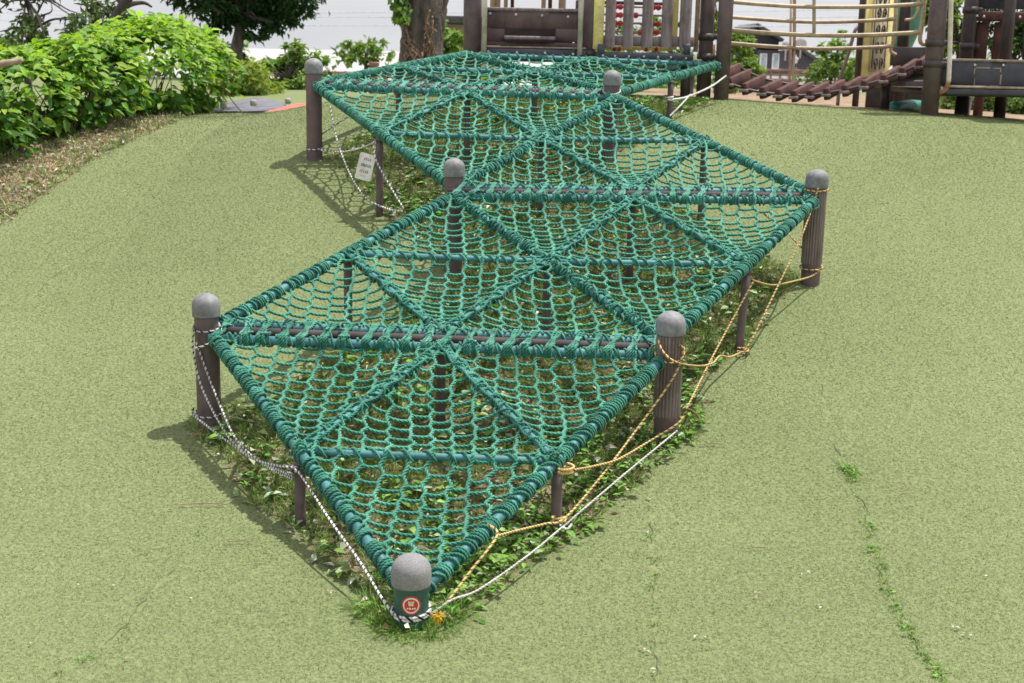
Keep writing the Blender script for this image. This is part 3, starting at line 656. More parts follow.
# joints: brown pipe between two panels with crossing lashings
def joint(a0, a1, lo0, lo1, up0, up1, N, root, fine, label):
    m = MB(); d = nrm(a1 - a0); tube(m, np.linspace(a0 - d * .04, a1 + d * .04, 6) + A3(0, 0, .003), .027, 18)
    o = m.build('cross_pipe', M['pipe']); tag(o, label, 'pipe', 'brown pipes joining the net panels')
    m = MB(); L = np.linalg.norm(a1 - a0); n = int(L / S_)
    for k in range(n):
        t = (k + .5) / n + random.uniform(-.008, .008)
        A, B = lo0 * (1 - t) + lo1 * t, up0 * (1 - t) + up1 * t; mid = (A + B) / 2; s = nrm(B - A); lean = d * random.uniform(.012, .036)
        for q in range(3):
            o1 = d * ((q - 1) * .0155 + random.uniform(-.004, .004)); o2 = d * ((q - 1) * .013 + random.uniform(-.006, .006))
            w = random.uniform(1.15, 1.3)
            path = [A - s * .036 - N * .02 - lean + o1, A - s * .02 + N * .024 - lean + o1, A + N * .036 - lean * .8 + o1, A + s * .035 + N * .030 + (o1 + o2) / 2 - lean * .4, mid + N * .03 * w + o2 * .4, B - s * .035 + N * .03 + lean * .4 + o2, B + N * .036 + lean * .8 + o2, B + s * .02 + N * .024 + lean + o2, B + s * .036 - N * .02 + lean + o2]
            rope(m, spline(path, 5), .0088, .056, .0065 if fine else .011, d, fine, mat=1 if random.random() < .18 else 0)
        for c, sg in ((A, 1), (B, 1)):
            a = np.linspace(0, 6.28 * 1.05, 22); e = np.cross(d, N)
            rope(m, c + d * (.022 + a[:, None] * .0075) + .031 * (np.cos(a)[:, None] * N + np.sin(a)[:, None] * e), .0062, .045, .0065 if fine else .011, d, fine)
        if random.random() < .35:
            for _ in range(4):
                c = random.choice((A, B, mid)) + N * .04 + d * random.uniform(-.03, .03); dd = nrm(A3(*rng.normal(0, 1, 3))) * .025
                rope(m, spline([c - dd, c + N * .008, c + dd], 4), .006, .04, .01, None, fine, mat=1)
    m.build('lashing', [M['lash'], M['fray']], root)
joint(V[2], V[3], VA[2], VA[3], VB[2], VB[3], nA, pa, True, 'brown pipe between the nearest and second net panels')
joint(V[5], V[4], VB[5], VB[4], VC[5], VC[4], nB, pb, True, 'brown pipe between the second and third net panels')
joint(V[6], V[7], VC[6], VC[7], VD[6], VD[7], nC, pc, False, 'brown pipe between the third and farthest net panels')

# ------------------------------------------------------------------ thick posts
def bollard(xy, top, label, body='brown', fluted=False, r=.0715, cap='cap', embed=.06):
    z0 = float(gz(*xy)); root = empty('post', (*xy, z0), label, 'post', 'round capped posts of the climbing frame')
    m = MB(); hc = .128; R = r * 1.155
    if fluted:
        lathe(m, (*xy, 0), [(r * 1.04, z0 + .14), (r * 1.06, z0 + .15), (r * 1.06, top - hc + .01)], 96, 0, (22, .12))
        o = m.build('grooved_cladding', M['log'], root); m = MB()
        lathe(m, (*xy, 0), [(r * .96, z0 - embed), (r * .96, top - hc + .02)], 32)
    else: lathe(m, (*xy, 0), [(r, z0 - embed), (r, top - hc + .02)], 36)
    m.build('shaft', M[body], root)
    m = MB(); a = np.linspace(0, np.pi / 2, 10)
    prof = [(r * .9, top - hc), (R * .985, top - hc), (R, top - hc + .006), (R, top - R * .86 - .008)] + [(R * math.cos(t) * .995, top - R * .86 + R * .86 * math.sin(t)) for t in a[:-1]] + [(.0005, top)]
    lathe(m, (*xy, 0), prof, 36); m.build('cap', M[cap], root)
    return root
def top_of(xy, row, dpth=None):
    lo, hi = 0., 4.
    for _ in range(40):
        c = (lo + hi) / 2; d = A3(*xy, c) - CAM; y = CY - FPX * (d @ UPV) / (d @ FW)
        if y > row: lo = c
        else: hi = c
    return lo
B1 = (V[1][0] + .0, V[1][1] - .0); B2 = (V[2][0] - .040, V[2][1]); B3 = (V[3][0] + .005, V[3][1] - .09); B4 = (V[4][0] + .030, V[4][1] + .0)
B5 = (V[5][0] + .0, V[5][1] + .08); B6 = (V[6][0] - .035, V[6][1]); B7 = (V[7][0] - .04, V[7][1] - .02)
b1 = bollard(B1, top_of(B1, 554), 'short dark green post with a round red sticker at the front tip of the net', 'greenpost')
bollard(B2, top_of(B2, 293), 'smooth brown post with grey dome cap at the left corner, tied with white rope', r=.066, cap='capsm')
bollard(B3, top_of(B3, 311), 'grooved brown post with grey cap at the right corner of the nearest net panel', 'brown', True, .071, cap='capsm')
bollard(B4, top_of(B4, 169), 'grooved brown post with grey cap and yellow ropes at the far right corner', 'brown', True, .069, cap='capsm')
bollard(B5, top_of(B5, 158), 'grey capped brown post standing behind the left corner between second and third panels', r=.066, cap='capsm')
bollard(B6, top_of(B6, 58), 'smooth brown post with grey cap at the back left corner beside the hedge', r=.066, cap='capsm')
bollard(B7, top_of(B7, 70), 'grey capped brown post poking up between the third and farthest panels', r=.066, cap='capsm')
# sticker on the front post
def sticker():
    z = top_of(B1, 598.5); r = .0715; face = math.atan2(-B1[1], -B1[0])
    def disc(m, u0, v0, pts, off, mat):
        pts = np.asarray(pts, float); c = pts.mean(0); n = len(pts)
        # fan with rings so it follows the round shaft
        rings = 5; V3 = []
        for k in range(1, rings + 1):
            q = c + (pts - c) * k / rings
            for p in q:
                a = face + (p[0] + u0) / r; V3.append((B1[0] + (r + off) * math.cos(a), B1[1] + (r + off) * math.sin(a), z + v0 + p[1]))
        a = face + (c[0] + u0) / r; V3.append((B1[0] + (r + off) * math.cos(a), B1[1] + (r + off) * math.sin(a), z + v0 + c[1]))
        F4 = [[k * n + i, k * n + (i + 1) % n, (k + 1) * n + (i + 1) % n, (k + 1) * n + i] for k in range(rings - 1) for i in range(n)]
        F3 = [[rings * n, i, (i + 1) % n] for i in range(n)]
        m.add(V3, [np.array(F4), np.array(F3)], mat)
    circ = lambda R, n=40: [(R * math.cos(t), R * math.sin(t)) for t in np.linspace(0, 2 * np.pi, n, endpoint=False)]
    m = MB(); disc(m, 0, 0, circ(.040), .0012, 0); disc(m, 0, 0, circ(.0335), .0018, 1); disc(m, 0, 0, circ(.0275), .0024, 0)
    disc(m, 0, .008, [(-.009, -.010), (.008, -.010), (.011, .006), (.012, .012), (.004, .010), (-.004, .010), (-.012, .013), (-.011, .004)], .003, 2)
    for u, w, hgt in ((-.014, .007, .007), (-.004, .008, .008), (.006, .006, .006), (.0145, .007, .008)):
        disc(m, u, -.0125, [(-w / 2, -hgt / 2), (-w / 6, -hgt / 2), (0, -.001), (w / 2, -hgt / 2), (w / 2, hgt / 6), (w / 6, hgt / 2), (-w / 2, hgt / 2)], .003, 1)
    m.build('sticker', [M['red'], M['white'], M['cream']], b1)
sticker()

# ------------------------------------------------------------------ thin supports under the tubes
def support(e, label, Vp=None, r=.027, lean=(0, 0), name='support_post'):
    p = (V[e[0]] + V[e[1]]) / 2 if len(e) == 2 else V[e[0]]
    if Vp: p = (Vp[e[0]] + Vp[e[1]]) / 2
    q = A3(p[0] + lean[0], p[1] + lean[1], float(gz(p[0] + lean[0], p[1] + lean[1])) - .04)
    m = MB(); tube(m, np.linspace(q, p - A3(0, 0, .02), 5), r, 16)
    c = q + (p - q) * .9; tube(m, [c, c + (p - q) * .06], r * 1.15, 16)
    o = m.build(name, M['brown']); tag(o, label, 'support post', 'thin brown supports under the nets')
support((1, 2), 'thin brown support under the left front tube, with white rope ends tied on', VA)
support((1, 3), 'thin brown support under the right front tube, with yellow rope tied round it', VA, lean=(.01, -.03))
support((2, 3), 'thin brown support under the pipe between nearest and second panels', lean=(0, .02))
support((3, 4), 'thin brown support under the right tube between the two grooved posts', VB, lean=(-.03, -.03))
support((2, 5), 'thin brown support under the left tube of the second panel')
support((3, 5), 'thin brown support under the middle of the second panel')
support((5, 4), 'thin brown support under the pipe between second and third panels')
support((5, 6), 'thin brown support under the third panel, beside the small white sign', VC)
support((5, 7), 'thin brown support under the middle of the third panel')
support((4, 7), 'thin brown support under the right tube of the third panel')
support((6, 7), 'thin brown support under the pipe between third and farthest panels')
support((7, 9), 'thin brown support with a white rope under the right tube of the farthest panel')
support((6, 8), 'thin brown support under the left tube of the farthest panel')
support((7, 8), 'thin brown support under the middle of the farthest panel')

# ------------------------------------------------------------------ small white sign
def sign():
    Yd = (V[5][1] + V[6][1]) / 2 - .06
    c = [pt(359, 151.5, Yd), pt(374.5, 156, Yd - .01), pt(372.3, 182, Yd - .02), pt(355.4, 178, Yd - .01)]
    C = np.mean(c, 0); ux = nrm((c[1] - c[0]) + (c[2] - c[3])); uy = nrm((c[0] - c[3]) + (c[1] - c[2])); nz = nrm(np.cross(ux, uy)); uy = np.cross(nz, ux)
    W = np.linalg.norm(c[1] - c[0]) * 1.0; H = np.linalg.norm(c[0] - c[3]); R = np.stack([ux, uy, nz], 1)
    root = empty('notice_sign', C - A3(0, 0, H / 2), 'small white notice board with red and dark lines of text tied to a support', 'sign')
    m = MB(); rc = .014; P = []
    for sx, sy, a0 in ((1, 1, 0), (-1, 1, 90), (-1, -1, 180), (1, -1, 270)):
        for a in np.radians(np.linspace(a0, a0 + 90, 6)): P.append((sx * (W / 2 - rc) + rc * math.cos(a), sy * (H / 2 - rc) + rc * math.sin(a)))
    P = np.array(P); n = len(P)
    Vv = np.vstack([np.c_[P, np.full(n, .003)], np.c_[P, np.full(n, -.003)], [(0, 0, .003), (0, 0, -.003)]]) @ R.T + C
    i = np.arange(n); k = (i + 1) % n
    m.add(Vv, [np.c_[i, k, n + k, n + i][:, ::-1], np.vstack([np.c_[i, k, np.full(n, 2 * n)], np.c_[n + k, n + i, np.full(n, 2 * n + 1)]])])
    m.build('board', M['white'], root, smooth=False)
    m = MB()
    def glyph(cx, cy, w, h, mat):
        for k in range(random.randint(2, 3)): box(m, C + R @ A3(cx, cy + (k - 1) * h * .36, .004), w * random.uniform(.6, 1), h * .17, .001, R, mat, .0002)
        for k in range(random.randint(1, 2)): box(m, C + R @ A3(cx + random.uniform(-.3, .3) * w, cy, .0047), w * .17, h * random.uniform(.7, 1), .001, R, mat, .0002)
    for row, (y, h, x0, x1, n_, mats) in enumerate(((.30, .115, -.20, .27, 4, (0, 0, 0, 1)), (.06, .115, -.30, .36, 7, (1,)), (-.17, .115, -.32, .27, 5, (0,)), (-.345, .05, -.22, .16, 7, (2,)))):
        for k in range(n_): glyph((x0 + (x1 - x0) * (k + .5) / n_) * W, y * H, (x1 - x0) / n_ * W * .82, h * H, mats[k % len(mats)])
    m.build('lettering', [M['signred'], M['signdark'], M['signgrey']], root)
sign()

# ------------------------------------------------------------------ tie ropes
def wrapring(m, xy, row, r, turns, rr, lob, tilt=.02):
    z = top_of(xy, row); a = np.linspace(0, 2 * np.pi * turns, int(30 * turns) + 2)
    rope(m, np.c_[xy[0] + (r + rr) * np.cos(a), xy[1] + (r + rr) * np.sin(a), z + .5 * tilt * np.sin(a) + a * rr * 1.9 / 6.28 * (1 if turns > 1 else 0)], rr, rr * 7, .006, A3(0, 0, 1), True, lob)
def strand(m, pts, rr=.0058, lob=(0, 0, 1), sagz=0, n=14):
    P = spline([pt(*p) for p in pts], n)
    if sagz: t = np.linspace(0, 1, len(P)); P[:, 2] -= sagz * 4 * t * (1 - t)
    P[:, 2] = np.maximum(P[:, 2], gz(P[:, 0], P[:, 1]) + .015)
    rope(m, P, rr, rr * 5.6 * random.uniform(.9, 1.1), .005, None, True, lob)
WB = [M['ropewhite'], M['ropeblack']]; YB = [M['ropeyellow'], M['ropedull']]
def ropes():
    g = 'striped ropes tied around the climbing frame'
    Y2 = B2[1] - .085; Y12 = 6.02
    m = MB(); wrapring(m, B2, 329, .066, 1.6, .0055, (0, 0, 1))
    strand(m, [(194, 329, Y2), (193, 350, Y2), (203, 390, Y2 - .05), (231, 440, 6.55), (262, 462, 6.3), (293, 476, Y12 - .03)])
    strand(m, [(196, 342, Y2), (207, 372, Y2), (222, 410, 6.8), (238, 442, 6.55), (266, 466, 6.3), (293, 479, Y12 - .03)])
    strand(m, [(218, 322, Y2 + .02), (221, 335, Y2 + .02), (206, 345, Y2 - .02), (195, 348, Y2 - .02)])
    tag(m.build('tie_rope', WB), 'cream and black rope hanging in two long strands from the top of the left post', 'rope', g)
    m = MB(); wrapring(m, B2, 414, .066, 1.5, .0055, (0, 0, 1))
    strand(m, [(193, 408, Y2), (195, 416, Y2 - .02), (222, 437, 6.65), (252, 458, 6.35), (280, 466, 6.1), (294, 466, Y12 - .03)])
    a = np.linspace(0, 12, 50); c = pt(294, 470, Y12 + .0); rope(m, c + np.c_[.034 * np.cos(a), .034 * np.sin(a), a * .004 - .02], .0055, .04, .006, A3(0, 0, 1), True, (0, 0, 1))
    tag(m.build('tie_rope', WB), 'white and black rope tied low around the base of the left post', 'rope', g)
    m = MB()
    strand(m, [(294, 468, Y12 - .03), (303, 478, 5.92), (330, 520, 5.6), (360, 562, 5.3), (380, 595, 5.08), (393, 614, 4.985)])
    wrapring(m, B1, 613, .0715, 2.2, .0062, (0, 0, 1))
    tag(m.build('tie_rope', WB), 'white and black rope from the left front support round the short green post', 'rope', g)
    m = MB(); Y1 = 4.98
    strand(m, [(431, 614, Y1 - .02), (452, 600, 5.0), (480, 589, 5.15), (530, 554, 5.55), (566, 524, 5.95), (620, 478, 6.4), (660, 445, 6.75), (677, 431, B3[1] - .09)], .0048, lob=(0, 2, 0))
    strand(m, [(560, 525, 5.93), (567, 529, 5.9), (572, 524, 5.92)], lob=(0, 0, 0))
    tag(m.build('tie_rope', WB + [M['kerb']]), 'plain white rope running up the right edge from the green post to the grooved post', 'rope', g)
    Y3 = B3[1] - .09; Y13 = 6.02
    m = MB()
    strand(m, [(446, 604, 5.0), (470, 572, 5.15), (497, 536, 5.35), (488, 524, 5.42)], lob=(0, 0, 1))
    strand(m, [(497, 536, 5.35), (520, 530, 5.6), (545, 524, 5.85), (565, 518, 5.93), (600, 478, 6.3), (640, 425, 6.8), (673, 378, Y3 - .02), (683, 352, Y3 + .03), (680, 345, Y3 + .01)], lob=(0, 0, 1))
    a = np.linspace(0, 12, 50); c = pt(559, 519, Y13 - .02); rope(m, c + np.c_[.032 * np.cos(a), .032 * np.sin(a), a * .003 - .02], .0055, .04, .006, A3(0, 0, 1), True, (0, 0, 0))
    c = pt(438, 616, Y1 - .05)
    for _ in range(70):
        d = nrm(A3(*rng.normal(0, 1, 3))) * random.uniform(.014, .032); tube(m, [c, c + d * .6, c + d + A3(0, 0, -.006)], .0013, 4, mat=2)
    tag(m.build('tie_rope', YB + [M['yellowfray']]), 'yellow and black rope with a frayed bright yellow end at the green post', 'rope', g)
    m = MB(); Y34 = 8.1
    strand(m, [(574, 470, Y13 - .02), (595, 466, 6.25), (619, 459, 6.5), (650, 441, 6.85), (676, 425, Y3 + .0), (684, 416, Y3 + .05)])
    a = np.linspace(0, 14, 60); c = pt(566, 470, Y13); rope(m, c + np.c_[.038 * np.cos(a), .038 * np.sin(a), a * .003 - .02], .0058, .04, .006, A3(0, 0, 1), True, (0, 0, 0))
    strand(m, [(684, 414, Y3 + .05), (690, 402, Y3 + .12), (712, 358, 7.6), (735, 315, 7.95), (753, 282, Y34)])
    strand(m, [(682, 413, Y3), (688, 409, Y3 - .02), (696, 414, Y3 - .03), (699, 419, Y3 - .03)], .005, (1, 1, 1))
    tag(m.build('tie_rope', YB), 'yellow rope from the right front support past the grooved post base, black knot on it', 'rope', g)
    m = MB()
    wrapring(m, B3, 352, .076, 1.1, .0055, (0, 0, 1), .10)
    strand(m, [(658, 340, Y3 + .02), (664, 353, Y3 - .02), (678, 363, Y3 - .01), (700, 366, 7.3), (713, 363, 7.5), (720, 356, 7.65), (730, 357, 7.85), (742, 352, Y34 - .03)])
    tag(m.build('tie_rope', YB), 'yellow rope looped around the nearer grooved post and tied to the next support', 'rope', g)
    m = MB(); Y4 = B4[1] - .085
    wrapring(m, B4, 190, .074, 1.1, .0055, (0, 0, 1)); wrapring(m, B4, 268, .074, 1.3, .0055, (0, 0, 1))
    strand(m, [(818, 188, Y4), (813, 205, Y4 - .03), (800, 240, 8.8), (775, 292, 8.4), (755, 333, 8.15), (744, 352, Y34 - .04)], lob=(0, 0, 1))
    strand(m, [(752, 280, Y34), (765, 284, 8.35), (776, 285, 8.5), (795, 281, 8.8), (812, 276, Y4 - .02), (822, 268, Y4 + .01)])
    strand(m, [(764, 214, 9.4), (782, 228, 9.35), (800, 246, 9.25), (806, 252, 9.2)])
    a = np.linspace(0, 9, 40); c = pt(743, 353, Y34 - .03); rope(m, c + np.c_[.034 * np.cos(a), .034 * np.sin(a), a * .003], .0055, .04, .006, A3(0, 0, 1), True, (0, 0, 1))
    tag(m.build('tie_rope', YB), 'yellow ropes crossing from the far right grooved post down to a support', 'rope', g)
    m = MB(); Y6 = B6[1] - .085; Y56 = 10.12
    wrapring(m, B6, 149, .066, 1.2, .006, (0, 0, 1))
    strand(m, [(320, 150, Y6), (340, 152, 11.0), (358, 149, 10.6), (375, 142, Y56)], .0065)
    strand(m, [(330, 106, 11.0), (334, 128, 10.9), (341, 152, 10.7), (352, 178, 10.4), (366, 198, 10.15), (378, 205, Y56 - .04), (392, 210, 9.9), (404, 211, 9.8)], .0065)
    strand(m, [(373, 145, Y56 - .04), (376, 160, Y56 - .05), (390, 186, 9.95), (404, 209, 9.8)], .0065)
    strand(m, [(322, 134, Y6 + .1), (340, 122, 11.2), (360, 110, 11.5)], .006)
    tag(m.build('tie_rope', WB), 'white and black ropes crossing in loops behind the small white sign', 'rope', g)
    m = MB(); Y79 = 12.3
    strand(m, [(726, 76, 13.35), (712, 86, 13.1), (695, 94, 12.7), (683, 98, 12.5), (668, 100, Y79)], .0085, (0, 0, 0))
    strand(m, [(690, 95, 12.6), (680, 106, 12.4), (670, 116, Y79 - .02)], .0075, (0, 0, 0))
    a = np.linspace(0, 16, 60); c = pt(669, 99, Y79 + .06); rope(m, c + np.c_[.036 * np.cos(a), .036 * np.sin(a), a * .004 - .03], .008, .05, .008, A3(0, 0, 1), True, (0, 0, 0))
    tag(m.build('tie_rope', WB), 'thick white rope from the left tower post to the far right support', 'rope', g)
    # white rope cuff hanging on the cap of the post between panels three and four
    m = MB(); wrapring(m, B7, 92, .066, 1.1, .006, (0, 0, 0), .05); tag(m.build('tie_rope', WB), 'short white cord around the post between the third and farthest panels', 'rope', g)
ropes()

exec_parts = []
# ------------------------------------------------------------------ play towers
def steel(root, name, px, py0, py1, Yd, r, mat='brown', toground=False, n=18, rings=()):
    p = pt(px, py0, Yd); q = pt(px, py1, Yd)
    x, y = (q[0], q[1]); z0 = float(gz(x, y)) - .05 if toground else q[2]
    m = MB(); tube(m, [A3(x, y, z0), A3(x, y, p[2])], r, n); o = m.build(name, M[mat], root)
    for row in rings:
        z = pt(px, row, Yd)[2]; mm = MB(); tube(mm, [A3(x, y, z - .035), A3(x, y, z + .035)], r + .012, n); box(mm, (x + r + .02, y - .02, z), .05, .05, .05)
        mm.build('clamp', M['brownd'], o)
    return o
def slabpx(root, name, x0, y0, x1, y1, Yd, th, mat, Yd2=None, bev=.008):
    """board facing the lawn with its picture corners at depth Yd (left) and Yd2 (right)"""
    Yd2 = Yd if Yd2 is None else Yd2
    xm = (x0 + x1) / 2
    a = (pt(x0, y0, Yd) + pt(x0, y1, Yd)) / 2; b = (pt(x1, y0, Yd2) + pt(x1, y1, Yd2)) / 2
    h = pt(xm, y0, (Yd + Yd2) / 2)[2] - pt(xm, y1, (Yd + Yd2) / 2)[2]
    zc = (a[2] + b[2]) / 2; a[2] = b[2] = zc
    m = MB(); bar(m, a, b, th, h, (0, 0, 1), 0, bev); return m.build(name, M[mat], root)
def bolts(parent, pts, Yd, r=.014):
    for px, py in pts:
        m = MB(); sphere(m, pt(px, py, Yd), r, 10, sc=(1, .5, 1)); m.build('bolt', M['bolt'], parent)
def left_tower():
    F = 13.62; TOP = -95
    root = empty('play_tower', (0.7, 14.3, float(gz(.7, 14.3))), 'brown play tower with red bead counter behind the farthest net panel', 'play tower')
    steel(root, 'tower_post', 472, TOP, 60, F + .05, .092, toground=True, rings=(-30,))
    steel(root, 'tower_post', 588, TOP, 60, F + .12, .066, toground=True, rings=(54, -40))
    steel(root, 'tower_post', 703.5, TOP, 90, F + .25, .075, toground=True, rings=(37, 57))
    steel(root, 'tower_post', 721.5, TOP, 90, F - .02, .075, toground=True)
    steel(root, 'tower_post', 685, 62, 90, F + .2, .05, 'brownd', True)
    for px in (484, 579.5): steel(root, 'grab_pole', px, TOP + 30, 55, F - .05, .026, 'palepole')
    # front panel with a counter slot
    Yp = F + .12
    p = slabpx(root, 'counter_panel', 486, 10, 577, 28.5, Yp, .03, 'panel'); slabpx(root, 'counter_panel', 486, 42, 577, 48.3, Yp, .03, 'panel')
    slabpx(root, 'counter_panel', 486, 28.5, 504.5, 42, Yp, .03, 'panel'); slabpx(root, 'counter_panel', 555.5, 28.5, 577, 42, Yp, .03, 'panel')
    slabpx(root, 'panel_rail', 485, 8, 579, 11.5, Yp - .02, .05, 'wood'); bolts(p, [(490, 13.5), (516, 14.5), (542, 15.5), (568, 16.8)], Yp - .025)
    m = MB(); box(m, pt(529.5, 38, Yp - .05), .52, .26, .035, bev=.01); m.build('counter_shelf', M['wood'], root)
    m = MB(); box(m, pt(529.5, 34, Yp + .35), .9, .04, .5); m.build('inner_panel', M['brownd'], root)
    slabpx(root, 'deck_edge', 484, 46.6, 586, 48.4, F - .005, .07, 'edgewood')
    d = slabpx(root, 'deck_beam', 484, 48.5, 586, 57.5, F, .06, 'beam'); bolts(d, [(488, 51.5), (517, 52.3), (545, 53), (573, 54.2)], F - .035)
    slabpx(root, 'side_panel', 575, 0, 584, 50, F + .3, .05, 'brownd')
    # deck and far side of the tower
    a = pt(472, 58, F); b = pt(703, 58, F); zc = (a[2] + b[2]) / 2 - .02
    m = MB(); box(m, ((a[0] + b[0]) / 2, F + .75, zc), b[0] - a[0], 1.3, .06); m.build('deck', M['wood'], root)
    for px, r, mt in ((492.5, .035, 'gold'), (497, .03, 'gold'), (505, .022, 'gold'), (511.5, .02, 'plank'), (542.5, .025, 'gold'), (549, .022, 'plank'), (561, .04, 'gold')): steel(root, 'back_pole', px, TOP, 46, F + 1.35, r, mt)
    slabpx(root, 'back_rail', 484, 17, 590, 26, F + 1.4, .05, 'wood')
    # yellow bead counter
    Yb = F + .16
    for x0, x1 in ((594, 604.5), (670, 678.8)):
        q = slabpx(root, 'yellow_board', x0, -40, x1, 49.5, Yb + (-.09 if x0 < 600 else .06), .03, 'yellow')
        if x0 < 600: bolts(q, [(600.3, k) for k in (-10, 6, 14, 22, 30)], Yb - .105, .011)
    slabpx(root, 'yellow_board', 603, 46.5, 671, 50.3, Yb + .062, .03, 'yellow'); slabpx(root, 'yellow_board', 603, -40, 671, -25, Yb + .062, .03, 'yellow')
    slabpx(root, 'inner_panel', 603, 1.5, 671, 5, Yb + .3, .03, 'brownd')
    f = empty('bead_rack', pt(637, 50, Yb + .05), None, None); f.parent = root; f.matrix_parent_inverse = root.matrix_basis.inverted()
    rows = [(-18, (617, 622, 640)), (-9, (655, 660)), (6.6, (615.5, 620.5, 653.5, 658.5)), (14.8, (616, 620.5, 635.8)), (23, (615.5, 620.3, 653, 658)), (31.5, (640.5, 652.5, 657)), (48.3, (614.5, 619, 646, 656))]
    for row, xs in rows:
        m = MB(); tube(m, [pt(602, row - .3, Yb + .07), pt(673, row + 1.2, Yb + .07)], .011, 8)
        rod = m.build('bead_rod', M['gold'], f)
        for x in xs:
            m = MB(); sphere(m, pt(x, row + (x - 602) / 71 * 1.2, Yb + .07), .030, 14); m.build('bead', M['ball'], f)
    # half-round log balusters
    for x0, x1 in ((604.5, 614.5), (622, 632.5), (641, 652), (660.5, 671.5), (678.5, 690)):
        c = pt((x0 + x1) / 2, 47.5, F + .06); t = pt((x0 + x1) / 2 + 1.0, -40, F + .06); r = (x1 - x0) / 2 * F / FPX
        m = MB(); a = np.linspace(0, np.pi, 12); n = 12
        prof = np.c_[r * np.cos(a), -r * .9 * np.sin(a)]
        Vv = np.vstack([np.c_[c[0] + prof[:, 0], c[1] + prof[:, 1], np.full(n, c[2])], np.c_[c[0] + prof[:, 0], c[1] + prof[:, 1], np.full(n, t[2])]])
        i = np.arange(n); k = (i + 1) % n
        m.add(Vv, [np.c_[i, k, n + k, n + i][:, ::-1], np.vstack([np.c_[np.zeros(n - 2, int), i[1:-1], i[2:]]])])
        m.build('half_log', M['wood'], root, autosmooth=50)
    slabpx(root, 'log_rail', 598, 36, 694, 46, F + .10, .05, 'wood')
    d = slabpx(root, 'deck_beam', 596, 52.5, 693, 60, F, .06, 'beam'); bolts(d, [(603, 55.5), (615, 56), (629, 56.3), (644, 56.6), (658, 57), (671, 57.3), (686, 58.3)], F - .033, .011)
    for x in (601, 687): slabpx(root, 'bracket', x - 3.5, 44, x + 3.5, 55, F - .01, .05, 'beam')
    steel(root, 'grab_pole', 695.5, TOP, 52, F + .2, .024, 'gold')
    slabpx(root, 'orange_board', 707.5, 44, 715, 62, F + .7, .03, 'rust')
    # wooden back board seen left of the tower foot
left_tower()

def bridge():
    root = empty('plank_bridge', A3(3.2, 14.3, float(gz(3.2, 14.3))), 'sagging plank bridge with tan handrails between the two play towers', 'bridge')
    near = spline([(717, 77), (725, 82), (741, 88.4), (757, 92.4), (773, 94.8), (789, 96.4), (805, 96.5), (821, 95), (839, 92.2), (858, 88), (878, 82.5), (896, 76), (915, 68), (926, 63)], 10)
    far = near + np.array([21.5, -9.5]) - np.array([1.0, 0]) * np.linspace(0, 8, len(near))[:, None]
    Yn, Yf = 13.75, 14.35
    d = np.r_[0, np.cumsum(np.linalg.norm(np.diff(near, axis=0), axis=1))]; m2 = MB()
    N3 = np.array([pt(x, y, Yn) for x, y in near]); F3 = np.array([pt(x, y, Yf) for x, y in far])
    k = 13
    for i in range(k):
        j = int((i + .3) / k * (len(N3) - 1)); a, b = N3[j], F3[j]
        j2 = min(j + 5, len(N3) - 1); along = nrm(N3[j2] - N3[max(j - 5, 0)])
        up = nrm(np.cross(along, nrm(b - a))); up = up if up[2] > 0 else -up
        m = MB(); bar(m, a, b, .06, .12, (0, .25, 1), 0, .008); p = m.build('plank', M['plank'], root)
        m = MB(); box(m, a - nrm(b - a) * .012 + A3(0, 0, -.01), .10, .02, .03); m.build('end_plate', M['wood'], p)
    m = MB(); tube(m, N3 + A3(0, .05, .01), .014, 8); m.build('chain', M['brownd'], root)
    m = MB(); tube(m, F3 + A3(0, -.05, .01), .014, 8); m.build('chain', M['brownd'], root)
    def rail(pts, Yd, r): 
        m = MB(); tube(m, spline([pt(x, y, Yd) for x, y in pts], 8), r, 12); m.build('handrail', M['gold'], root)
    rail([(724, 1.2), (760, 4.2), (798, 6.5), (840, 7), (873, 6.5), (905, 5), (922, 3.8)], Yn, .021)
    rail([(722, 29.5), (760, 32.5), (798, 34.7), (840, 35.5), (873, 35), (905, 33.4), (919, 32.5)], Yn, .023)
    rail([(722, 16.5), (770, 20), (814, 22), (850, 21.5), (880, 20), (895, 19)], Yf + .3, .021)
    rail([(722, 42.5), (770, 46.5), (814, 48.6), (850, 48.2), (880, 47), (893, 46)], Yf + .3, .021)
    rail([(924.5, -60), (924, 0), (922, 25), (920, 38), (922, 43.5), (929, 44.5)], Yn, .022)
    rail([(896, -60), (895.5, 20), (893, 42), (891, 51), (896, 55)], Yf + .3, .02)
    rail([(814.3, -60), (814, 35)], Yn, .018); rail([(795, -60), (794.3, 49)], Yf + .3, .018); rail([(795, 46), (792, 88)], Yf + .32, .012)
    rail([(905, 20), (912, 19), (916, 14), (918, 4), (918, -40)], Yf + .5, .016)
bridge()

